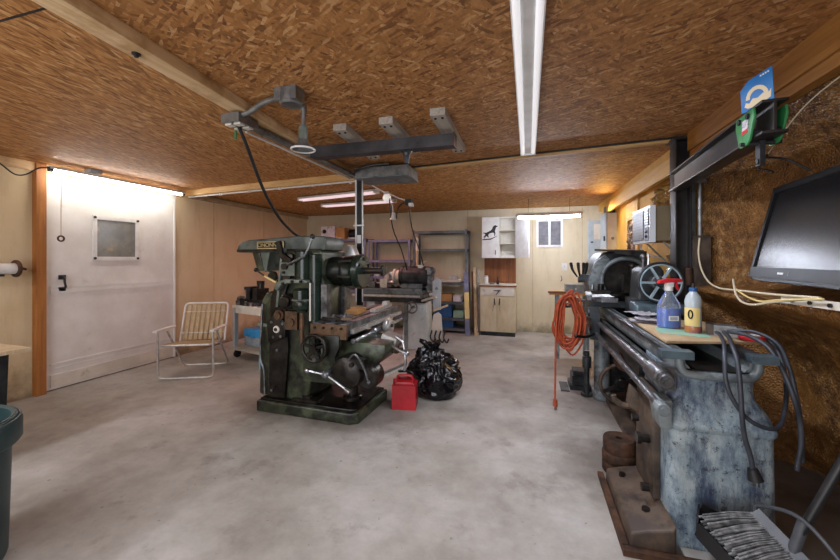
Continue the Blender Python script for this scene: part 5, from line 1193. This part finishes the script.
# ------------------------------------------------------------------ things lying on the lathe
Bz = .994
t = thing('cover_board', 'tan board laid flat across the lathe bed ways', 'board', (.95, 2.7, Bz))
g = G(); g.prism([(.735, 3.15), (.72, 2.30), (1.12, 2.40), (1.245, 2.44), (1.20, 3.12)], 'xy', Bz, Bz+.014, .002); g.build('sheet', 'tan_board', t)
Bt = Bz+.0145
g = G(); g.prism([(.79, 2.74), (.755, 2.52), (.99, 2.45), (1.02, 2.60)], 'xy', Bt, Bt+.003, .0); o = g.build('green_card', 'green_sheet', loc=(.88, 2.6, Bt)); tag(o, 'pale green sheet lying on the tan board in front of the spray bottle', 'paper')
pr = random.Random(3)
for k, (x, y, a, lab) in enumerate([(.79, 2.98, .3, 'lowest crumpled printed paper on the tan board left of the spray bottle'), (.81, 2.94, 1.0, 'middle crumpled printed paper left of the spray bottle'), (.79, 3.02, 1.9, 'crumpled printed paper topmost of the pile left of the spray bottle')]):
    n = 8; bm = bmesh.new(); vs = {}
    for i in range(n+1):
        for j in range(n+1):
            u, v = (i/n-.5)*.20, (j/n-.5)*.15
            vs[i, j] = bm.verts.new((x+u*math.cos(a)-v*math.sin(a), y+u*math.sin(a)+v*math.cos(a), Bt+.006+k*.024+.016*max(-.3, noise.noise(Vector((i*.5+k*9, j*.5, 1))))))
    for i in range(n):
        for j in range(n): bm.faces.new((vs[i, j], vs[i+1, j], vs[i+1, j+1], vs[i, j+1]))
    r = bmesh.ops.solidify(bm, geom=bm.faces[:], thickness=.003)
    g = G(); g.bm.free(); g.bm = bm; o = g.build('crumpled_paper', 'paper', loc=(x, y, Bt+k*.024), angle=60); tag(o, lab, 'paper', 'crumpled papers on the board')
# spray bottle
t = thing('spray_bottle', 'clear spray bottle of blue liquid with a red trigger on the tan board', 'bottle', (.875, 2.75, Bt), .25)
body = [(0, 0), (.058, 0), (.066, .01), (.067, .13), (.058, .165), (.030, .215), (.020, .235), (.019, .25), (0, .25)]
g = lb(t); g.rev([(r, h) for r, h in body], (0,0,0), n=28, scale=(1.08, .72)); bt = g.build('bottle', 'clear', t)
g = lb(t); g.rev([(0, .004), (.056, .004), (.0645, .012), (.0655, .126), (0, .126)], (0,0,0), n=28, scale=(1.07, .71)); g.build('liquid', 'blue_liquid', t)
g = lb(t); g.box(-.030, .030, -.0515, -.0475, .052, .082, .002); lab = g.build('label', 'white', bt)
g = lb(t); 
for k in range(7): g.box(-.022+k*.0065, -.019+k*.0065, -.0525, -.051, .057, .077, 0)
g.build('barcode', 'dark_blue', lab)
g = lb(t); g.cyl((0,0,.238), (0,0,.268), .024, n=18, bev=.003); g.prism([(-.026, .262), (.028, .262), (.022, .295), (-.018, .298)], 'xz', -.014, .014, .006); g.build('collar', 'white', t)
g = lb(t); g.prism([(-.070, .286), (-.066, .306), (-.02, .318), (.068, .318), (.078, .312), (.076, .296), (.02, .294)], 'xz', -.017, .017, .006); g.build('spray_head', 'red', t)
g = lb(t); g.prism([(.036, .298), (.050, .296), (.058, .262), (.066, .243), (.056, .242), (.044, .264)], 'xz', -.008, .008, .003); g.build('trigger', 'red', t)
# cloudy bottle
t = thing('squeeze_bottle', 'cloudy plastic bottle with a yellow label on the tan board', 'bottle', (.955, 2.60, Bt), .2)
g = lb(t); g.rev([(0, 0), (.036, 0), (.042, .01), (.042, .165), (.044, .19), (.036, .222), (.020, .245), (.018, .255), (0, .255)], (0,0,0), n=28); bt = g.build('bottle', 'bottle_body', t)
g = lb(t); g.rev([(.0425, .045), (.0432, .048), (.0432, .15), (.0425, .153)], (0,0,0), n=40); 
g.bm.verts.ensure_lookup_table(); bmesh.ops.delete(g.bm, geom=[v for v in g.bm.verts if v.co.x > .018], context='VERTS'); lb2 = g.build('label', 'yellow_label', bt)
g = lb(t); g.rev([(.0428, .006), (.0434, .01), (.0434, .040), (.0428, .043)], (0,0,0), n=40); g.build('residue', 'amber', bt)
g = lb(t); g.ring((-.034, -.030, .115), .020, .004, (-.75, -.66, 0), 24, 6, sc=(.5, 1.2)); g.build('round_print', 'black', lb2)
g = lb(t); g.cyl((0,0,.25), (0,0,.272), .022, n=18, bev=.003); g.build('cap', 'dark_blue', t)
g = lb(t); g.cyl((0,0,.272), (0,0,.30), .010, .006, 12); g.build('nozzle', 'dark_steel', t)
# adapter, cable bundle, tape
t = thing('power_adapter', 'grey metal terminal box with black cables on the tan board corner', 'adapter', (1.09, 2.56, Bt), -.35)
g = lb(t); g.box(-.075, .055, -.045, .045, 0, .062, .006); g.box(.03, .085, -.05, .05, .0, .055, .005); g.build('body', 'galv', t)
g = lb(t); g.box(-.08, -.045, -.046, .046, .005, .066, .004); g.build('end_cover', 'lathe_brown', t)
g = lb(t); g.cyl((.0, -.046, .03), (.0, -.07, .028), .016, n=12); g.cyl((.04, -.052, .03), (.04, -.075, .028), .016, n=12); build_each(g, 'gland', 'black', t)
def cab(pts, r, label, name='power_cable', mat='cable', sub=6):
    g = G(); g.tube(pts, r, 10, sub); o = g.build(name, mat, loc=tuple(pts[0])); return tag(o, label, 'cable', None)
cab([(1.02, 2.47, 1.04), (.99, 2.36, 1.045), (.94, 2.20, 1.03), (.905, 2.11, .97), (.90, 2.09, .88), (.92, 2.08, .80), (.97, 2.08, .72), (1.03, 2.08, .68), (1.10, 2.10, .67), (1.17, 2.18, .70), (1.235, 2.28, .80), (1.26, 2.36, .92), (1.25, 2.42, 1.0), (1.20, 2.50, 1.035)], .0095, 'dark grey cable looping over the lathe end and back up to the tan board')
o = cab([(1.05, 2.46, 1.045), (1.01, 2.32, 1.045), (.965, 2.18, 1.03), (.95, 2.10, .97), (.95, 2.075, .86), (.955, 2.07, .72), (.97, 2.08, .62), (.995, 2.085, .53), (1.005, 2.09, .47)], .0105, 'dark grey cable hanging down the front of the lathe to a black plug')
t = thing('cable_plug', 'black three-pin plug hanging against the front of the lathe', 'plug', (1.01, 2.09, .45))
g = G(); g.cyl((1.005, 2.09, .475), (1.015, 2.085, .425), .020, .030, 16); g.build('body', 'rubber', t)
for k in range(3): g = G(); g.box(.996+k*.014, 1.002+k*.014, 2.08+.006*(k == 1), 2.088+.006*(k == 1), .395, .428, .001); g.build('pin', 'steel', t)
cab([(1.08, 2.48, 1.045), (1.11, 2.36, 1.05), (1.13, 2.22, 1.02), (1.15, 2.14, .92), (1.175, 2.11, .80), (1.205, 2.13, .70), (1.215, 2.14, .60), (1.205, 2.14, .52), (1.20, 2.14, .47)], .0105, 'thick dark cable hanging at the right side of the lathe, ending in mid-air')
cab([(1.10, 2.5, 1.045), (1.17, 2.42, 1.06), (1.225, 2.33, 1.02), (1.245, 2.28, .92), (1.25, 2.24, .80), (1.245, 2.20, .70), (1.235, 2.17, .6), (1.23, 2.16, .50)], .0095, 'thin dark cable hanging just right of the thick one beside the lathe')
t = thing('tape_roll', 'red and white roll of tape lying on the corner of the tan board', 'tape', (1.175, 2.50, Bt+.001), 0)
t.location = (1.18, 2.46, Bt+.001)
g = lb(t); g.rev([(.034, 0), (.056, 0), (.058, .004), (.058, .018), (.054, .022), (.034, .022), (.034, 0)], (0,0,0), n=28); g.build('tape', 'red', t)
g = lb(t); g.rev([(.012, .0), (.034, .0), (.036, .024), (.03, .027), (.012, .025), (.012, 0)], (0,0,0), n=26); g.build('core', 'white', t)

# orange extension cord on the cross slide handle
t = thing('extension_cord', 'coiled orange extension cord hanging from the lathe handle', 'cord', (.40, 3.95, .8))
g = G(); N = 13; pts = []
cr = random.Random(12)
for k in range(N):
    ax = .115+cr.uniform(-.06, .045); az = .225+cr.uniform(-.07, .07); oy = -.08+.16*k/N+cr.uniform(-.015, .015); ox = cr.uniform(-.03, .03)
    for i in range(16):
        a = PI/2+2*PI*i/16
        drop = 1.0+(.25 if math.sin(a) < 0 else 0)*cr.uniform(.7, 1.1)
        pts.append((.39+ox+math.cos(a)*ax*(1.15 if math.sin(a) < 0 else .9), 3.93+oy+.14/N*i/16, .875+math.sin(a)*az*(drop if math.sin(a) < 0 else .95)))
g.tube(pts, .0095, 8, 3); g.build('coil', 'orange_cord', t, 80)
g = G(); g.tube([(.31, 3.88, 1.06), (.285, 3.86, .98), (.265, 3.85, .8), (.258, 3.83, .5), (.252, 3.80, .2), (.25, 3.78, .10)], .0095, 8, 5); g.build('hanging_end', 'orange_cord', t, 80)
g = G(); g.cyl((.25, 3.78, .11), (.25, 3.775, .04), .018, .022, 14, bev=.003); pg = g.build('plug', 'orange_cord', t)
g = G(); g.cyl((.25, 3.775, .04), (.25, 3.775, .012), .010, n=8); g.build('pins', 'steel', pg)

# ------------------------------------------------------------------ right wall
# steel post with cantilever rail and trolley
def ibeam(w, h, t): 
    w, h = w/2, h/2
    return [(-w, -h), (w, -h), (w, -h+t), (t/2, -h+t), (t/2, h-t), (w, h-t), (w, h), (-w, h), (-w, h-t), (-t/2, h-t), (-t/2, -h+t), (-w, -h+t)]
p = thing('steel_post', 'dark steel I-section post standing against the right wall', 'post', (1.21, 3.62, 0))
g = G(); g.prism([(1.232+x, 3.60+y) for y, x in ibeam(.13, .115, .012)], 'xy', 0, 2.44, .002); g.build('shaft', 'iron_dark', p)
g = G(); g.box(1.15, 1.28, 3.51, 3.69, 2.44, 2.455, .003); g.box(1.17, 1.30, 3.51, 3.69, 0, .02, .003); build_each(g, 'plate', 'iron_dark', p)
g = G(); g.cyl((1.262, 3.515, 1.24), (1.262, 3.515, 1.38), .024, n=16); g.build('lower_sleeve', 'rust', p)
r = thing('crane_rail', 'dark steel I-beam rail projecting from the post toward the viewer', 'beam', (1.1, 2.8, 2.1))
g = G(); g.prism([(x, z) for x, z in ibeam(.095, .15, .012)], 'xz', 0, 1.52, .002)
ang = math.atan2(1.18-1.06, 3.52-2.0)
g.bm.transform(Matrix.Translation((1.045, 2.0, 2.085)) @ Matrix.Rotation(-ang, 4, 'Z')); g.build('beam', 'iron_dark', r)
tr = thing('beam_trolley', 'green beam trolley clamped on the free end of the steel rail', 'trolley', (1.05, 2.1, 2.05))
TM = Matrix.Translation((1.05, 2.12, 2.075)) @ Matrix.Rotation(-ang, 4, 'Z') @ Matrix.Scale(.86, 4)
def tg(): 
    g = G(); b0 = g.build
    def b(n, m, par): g.bm.transform(TM); return b0(n, m, par)
    g.build = b; return g
for s in (-1, 1):
    g = tg(); pl = [(-.10, .075), (.10, .075), (.11, .03), (.07, -.085), (.05, -.10), (-.03, -.10), (-.06, -.08), (-.11, .03)]
    g.prism(pl, 'yz', s*.066-.006, s*.066+.006, .004); sp = g.build('side_plate', 'trolley_green', tr)
    if s < 0:
        g = tg(); g.prism([(-.05, -.035), (.02, -.035), (.02, .04), (-.05, .04)], 'yz', -.0745, -.0715, 0); lb3 = g.build('label', 'paper', sp)
        g = tg(); g.prism([(-.05, -.035), (.02, -.035), (.02, -.015), (-.05, -.015)], 'yz', -.0755, -.0742, 0); g.build('label_band', 'red', lb3)
    for y in (-.05, .05):
        g = tg(); g.cyl((s*.058, y, -.048), (s*.022, y, -.048), .026, .022, 18); g.build('wheel', 'dark_steel', sp)
        g = tg(); g.cyl((s*.072, y, .048), (s*.082, y, .048), .016, n=6); g.build('nut', 'dark_steel', sp)
g = tg(); g.cyl((-.09, 0, -.09), (.09, 0, -.09), .011, n=12); g.build('axle', 'dark_steel', tr)
g = tg(); g.box(-.012, .012, -.025, .025, -.215, -.08, .004); g.cyl((-.016, 0, -.19), (.016, 0, -.19), .015, n=12); g.build('shackle', 'dark_steel', tr)
sg = thing('tin_sign', 'small blue sign with a cream emblem propped on the steel rail by the trolley', 'sign', (1.06, 2.16, 2.17))
SM = Matrix.Translation((1.045, 2.12, 2.162)) @ Matrix.Rotation(-1.0, 4, 'Z') @ Matrix.Rotation(.10, 4, 'X') @ Matrix.Scale(.72, 4)
def sgn():
    g = G(); b0 = g.build
    def b(n, m, par): g.bm.transform(SM); return b0(n, m, par)
    g.build = b; return g
g = sgn(); g.prism([(-.10, 0), (.085, 0), (.085, .235), (.03, .222), (-.05, .20), (-.10, .15)], 'xz', -.003, .003, .001); pn = g.build('panel', 'sign_blue', sg)
g = sgn(); R0 = [(math.cos(a/10*PI), math.sin(a/10*PI)) for a in range(11)]
g.prism([(-.005+.065*c, .075+.075*s) for c, s in R0]+[(-.005+.042*c, .075+.05*s) for c, s in R0[::-1]], 'xz', -.0045, -.0028, 0); 
g.prism([(-.08, .035), (-.07, .06), (-.05, .05), (-.03, .075), (.0, .07), (.03, .09), (.055, .075), (.075, .10), (.07, .05), (.03, .03), (0, .035), (-.03, .02), (-.06, .02)], 'xz', -.0055, -.0028, 0)
g.build('emblem', 'cream', pn)
g = sgn(); 
for k in range(4): g.box(.018+k*.014, .027+k*.014, -.0045, -.0028, .196+k*.003, .206+k*.003, 0)
g.build('corner_marks', 'white', pn)

# television leaning on the ledge
tv = thing('television', 'black flat screen television leaning on the foam ledge of the right wall', 'television', (1.30, 2.4, 1.33))
Wt, Ht = 1.02, .555
TV = Matrix.Translation((1.332, 2.80, 1.343)) @ Matrix.Rotation(-PI/2-math.radians(7), 4, 'Z') @ Matrix.Rotation(math.radians(-13), 4, 'X')
def tvg():
    g = G(); b0 = g.build
    def b(n, m, par): g.bm.transform(TV); return b0(n, m, par)
    g.build = b; return g
# local: x runs along the screen, y behind it, z up
g = tvg(); g.box(0, Wt, .004, .05, 0, Ht, .01); g.box(.15, Wt-.15, .05, .085, .08, Ht-.1, .02); g.build('back_shell', 'black', tv)
for nm, a in (('bezel', (0, .034, 0, Ht)), ('bezel', (Wt-.034, Wt, 0, Ht)), ('bezel', (.034, Wt-.034, Ht-.034, Ht)), ('lower_bezel', (.034, Wt-.034, 0, .062))):
    g = tvg(); g.box(a[0], a[1], -.010, .012, a[2], a[3], .004); bz = g.build(nm, 'tv_frame', tv)
g = tvg(); g.box(.03, Wt-.03, .0, .006, .058, Ht-.03, 0); g.build('screen', 'screen', tv)
g = tvg()
for k in range(7): g.box(.36+k*.0085, .3665+k*.0085, -.0115, -.0095, .026, .036, 0)
g.build('logo', 'alu', bz)
g = tvg(); g.box(.47, .475, -.0115, -.0095, .022, .042, 0); g.build('power_mark', 'steel', bz)
g = tvg(); g.box(.05, .93, -.004, .03, -.016, .0, .004); g.build('bottom_strip', 'black', tv)
# mounting bar below, cables on the ledge
t = thing('mount_bar', 'pale flat bar with black screws along the ledge under the television', 'bar', (1.27, 2.2, 1.215))
a = Vector((1.216, 2.28, 1.252)); b = Vector((1.205, 1.80, 1.262)); g = G(); g.bar(a, b, .006, .035, .001); g.build('bar', 'white_dirty', t)
for f in (.2, .45, .7): 
    q = a.lerp(b, f); g = G(); g.cyl(q+Vector((-.006, 0, 0)), q+Vector((-.014, 0, 0)), .009, n=10); g.build('screw', 'black', t)
def cc(pts, r, lab, mat='white_cable', name='coax_cable'):
    g = G(); g.tube(pts, r, 8, 6); return tag(g.build(name, mat, loc=tuple(pts[0])), lab, 'cable')
cc([(1.30, 3.42, 1.62), (1.285, 3.40, 1.50), (1.28, 3.34, 1.38), (1.27, 3.20, 1.29), (1.26, 3.02, 1.255), (1.245, 2.80, 1.258), (1.225, 2.6, 1.265), (1.21, 2.35, 1.27), (1.20, 2.0, 1.285)], .006, 'cream cable drooping from the steel post and running along the ledge')
cc([(1.29, 2.90, 1.32), (1.25, 2.80, 1.285), (1.225, 2.72, 1.235), (1.21, 2.62, 1.20), (1.20, 2.48, 1.20), (1.195, 2.3, 1.235), (1.19, 2.05, 1.275)], .006, 'cream cable sagging in a loop over the edge of the ledge')
cc([(1.285, 2.88, 1.27), (1.235, 2.72, 1.26), (1.215, 2.58, 1.235), (1.20, 2.42, 1.225), (1.19, 2.25, 1.25), (1.18, 1.95, 1.285)], .005, 'thin yellowed cable lying along the ledge under the television', 'yellow_label')
cc([(1.32, 2.60, 2.05), (1.27, 2.52, 2.02), (1.26, 2.45, 2.0), (1.29, 2.38, 1.97), (1.38, 2.36, 1.90)], .006, 'black wire coming out of the foam wall above the television', 'rubber', 'loose_wire')
cc([(1.34, 2.72, 2.0), (1.29, 2.62, 1.975), (1.27, 2.52, 1.95), (1.28, 2.47, 1.925)], .006, 'short black wire with a plug above the television corner', 'rubber', 'loose_wire')
cc([(1.36, 2.75, 2.03), (1.31, 2.3, 2.20), (1.30, 1.95, 2.26), (1.29, 1.7, 2.31)], .003, 'thin pale string stretched across the foam wall under the ceiling', 'white_cable', 'string')

# conduit and foam column beside the post
t = thing('conduit_pipe', 'grey vertical conduit pipe right of the dark steel post', 'pipe', (1.32, 3.5, 1.5))
g = G(); g.cyl((1.325, 3.48, 1.64), (1.325, 3.48, 2.08), .016, n=12); g.build('pipe', 'galv', t)
g = G(); g.box(1.30, 1.36, 3.46, 3.5, 2.06, 2.10, .004); g.build('strap', 'galv', t)
t = thing('conduit_box', 'dark rough box at the foot of the conduit beside the post', 'electrical box', (1.36, 3.5, 1.2))
g = G(); g.box(1.292, 1.375, 3.42, 3.52, 1.22, 1.64, .015); g.jitter(.006, 20); g.build('body', 'lathe_brown', t)
t = thing('wall_board', 'pale grey upright board between the air conditioner and the post', 'board', (1.33, 3.85, 1.0))
g = G(); g.box(1.27, 1.39, 3.74, 3.765, .95, 1.62, .003); g.build('lower_board', 'panel_blue', t)
g = G(); g.box(1.27, 1.39, 3.735, 3.765, 1.62, 2.10, .003); g.build('upper_board', 'lathe_grey', t)

# air conditioner
ac = thing('air_conditioner', 'white window air conditioner sticking out of the yellow right wall', 'air conditioner', (1.25, 4.15, 1.62))
g = G(); g.box(1.125, 1.44, 3.90, 4.45, 1.625, 1.945, .006); g.build('case', 'ac_side', ac)
g = G(); g.box(1.085, 1.13, 3.885, 4.465, 1.61, 1.955, .012, seg=3); fr = g.build('front_panel', 'ac_white', ac)
g = G(); g.box(1.075, 1.09, 4.07, 4.44, 1.64, 1.925, .003); g.build('intake_grille', 'ac_grille', fr)
g = G(); 
for k in range(9): g.box(1.073, 1.08, 4.07, 4.44, 1.655+k*.03, 1.660+k*.03, .001)
g.build('grille_bars', 'ac_side', fr)
g = G(); g.box(1.078, 1.09, 3.92, 4.03, 1.77, 1.93, .003); vn = g.build('outlet_vent', 'black', fr)
g = G()
for k in range(6): g.box(1.074, 1.082, 3.92, 4.03, 1.785+k*.025, 1.792+k*.025, .001)
g.build('vent_fins', 'ac_white', vn)
g = G(); g.box(1.078, 1.09, 3.92, 4.03, 1.63, 1.755, .003); cp = g.build('control_panel', 'ac_grille', fr)
for z in (1.67, 1.715): g = G(); g.cyl((1.078, 3.975, z), (1.066, 3.975, z), .015, n=14); g.build('knob', 'black', cp)
g = G(); g.bar((1.20, 3.92, 1.615), (1.40, 3.92, 1.40), .02, .012, .002); g.bar((1.40, 4.40, 1.40), (1.20, 4.40, 1.615), .02, .012, .002); build_each(g, 'support_brace', 'alu', ac)
g = G(); g.tube([(1.16, 4.43, 1.63), (1.15, 4.42, 1.56), (1.22, 4.41, 1.50), (1.35, 4.36, 1.46)], .007, 8, 4); g.build('cord', 'ac_white', ac)
t = thing('header_rod', 'thin dark rod hanging from the yellow ledger near the steel post', 'rod', (1.25, 3.9, 2.3))
g = G(); g.cyl((1.245, 3.86, 2.05), (1.245, 3.86, 2.42), .010, n=8); g.build('rod', 'dark_steel', t)

# broom and dustpan leaning at the bottom right
br = thing('broom', 'grey push broom with splayed bristles leaning over a black dustpan', 'broom', (1.0, 1.9, 0))
A = Vector((.965, 1.99, .33)); B = Vector((1.09, 1.70, .21)); ax = (B-A).normalized()
hd = Vector((1.25, 1.83, .80)); mid = (A+B)/2
out = Vector((-.185, -.035, -.085))           # bristles sweep down and to the left
g = G(); g.bar(A, B, .045, .022, .006, up=(-.5, -.2, .8)); cap = g.build('head', 'broom_plastic', br)
n = 44
for row in range(3):
    g = G()
    for k in range(n):
        f = k/(n-1); p = A.lerp(B, .02+.96*f)+Vector((.0, 0, -.004-.008*(row-1)))
        rr = random.Random(k*7+row); d = out+ax*((f-.5)*.10)+Vector((rr.uniform(-.01, .01), rr.uniform(-.01, .01), rr.uniform(-.012, .012)+.012*(1-row)))
        g.tube([p, p+d*.5+Vector((0, 0, .008)), p+d], lambda u: .0032+.0022*u, 5, 1)
    o = g.build('bristle_row', 'bristle', br)
g = G(); g.tube([mid+Vector((.0, .01, .0)), mid+(Vector((1.07, 1.86, .42))-mid)*.9], .020, 12, 1); g.build('socket', 'broom_plastic', br)
h0 = mid+(Vector((1.07, 1.86, .42))-mid)*.55; h1 = h0+(Vector((1.36, 1.83, 1.12))-h0)
g = G(); g.cyl(h0, h1, .016, n=14); g.build('handle', 'black', br)
g = G(); g.tube([A, A+Vector((.03, .02, .02)), h0+Vector((.0, -.01, .06)), B+Vector((.045, .03, .07)), B+Vector((.02, -.02, .0))], .008, 8, 5); g.build('brace_bow', 'broom_plastic', br)
dp = thing('dustpan', 'black plastic dustpan on the floor under the grey broom', 'dustpan', (.9, 1.9, 0))
T_ = [(.745, 1.985, .185), (.79, 2.085, .215), (.95, 2.09, .15), (1.13, 2.05, .06), (1.18, 1.74, .012), (.92, 1.68, .07)]
g = G(); n = len(T_); g._add([Vector(p) for p in T_]+[Vector(p)-Vector((.004, 0, .012)) for p in T_], [tuple(range(n)), tuple(range(2*n-1, n-1, -1))]+[(k, k+n, (k+1) % n+n, (k+1) % n) for k in range(n)]); g.build('tray', 'black', dp)
for a, b in ((T_[0], T_[1]), (T_[1], T_[2]), (T_[2], T_[3]), (T_[5], T_[0])):
    g = G(); g.bar(Vector(a)+Vector((0, 0, .03)), Vector(b)+Vector((0, 0, .03)), .008, .07, .003); g.build('side_wall', 'black', dp)
g = G(); g.cyl((1.15, 1.90, .045), (1.24, 1.93, .012), .018, n=12); g.build('handle', 'black', dp)

# ------------------------------------------------------------------ light
def area(loc, rot, sx, sy, power, col, name):
    l = bpy.data.lights.new(name, 'AREA'); l.shape = 'RECTANGLE'; l.size = sx; l.size_y = sy; l.energy = power; l.color = lin(col)[:3]
    o = bpy.data.objects.new(name, l); COL.objects.link(o); o.location = loc; o.rotation_euler = rot; return o
area((.0, 2.4, 2.38), (0, 0, 0), .1, 2.3, 34, '#eef2ff', 'centre_tube_light')
area((-2.87, 5.17, 2.395), (0, 0, -.207), 1.45, .05, 9, '#ffb4b0', 'pink_tube_light')
area((-2.9, 5.965, 2.395), (0, 0, -.127), 1.45, .05, 8, '#ffb4b0', 'pink_tube_light')
# unseen fill lights added behind the camera to brighten the room
area((-3.4, -.6, 2.42), (0, 0, 0), .2, 2.3, 46, '#f6f6ff', 'added_left_fill')
area((-1.4, -1.9, 1.3), (PI/2, 0, 0), 3.2, 2.0, 66, '#f1f4ff', 'added_front_fill')
l = bpy.data.lights.new('flood_lamp', 'SPOT'); l.energy = 14; l.color = lin('#ffbe62')[:3]; l.spot_size = 2.6; l.spot_blend = .8; l.shadow_soft_size = .1
o = bpy.data.objects.new('flood_lamp', l); COL.objects.link(o); o.location = (1.20, 6.62, 2.24); o.rotation_euler = (1.25, 0, PI-.2)
w = bpy.data.worlds.new('world'); scn.world = w; w.use_nodes = True
w.node_tree.nodes['Background'].inputs[0].default_value = (.5, .5, .5, 1); w.node_tree.nodes['Background'].inputs[1].default_value = .3

# ------------------------------------------------------------------ camera
cam = bpy.data.cameras.new('camera'); co = bpy.data.objects.new('camera', cam); COL.objects.link(co)
cam.sensor_width = 36; cam.lens = 370/840*36; cam.shift_y = -20.5/840; cam.clip_start = .05
co.location = (0, 0, 1.45); co.rotation_euler = (PI/2, 0, math.atan(108/370)); scn.camera = co
vs = scn.view_settings
scn.display_settings.display_device = 'sRGB'
vs.view_transform = 'Standard'; vs.look = 'None'; vs.gamma = 1; vs.exposure = .55; vs.use_curve_mapping = False
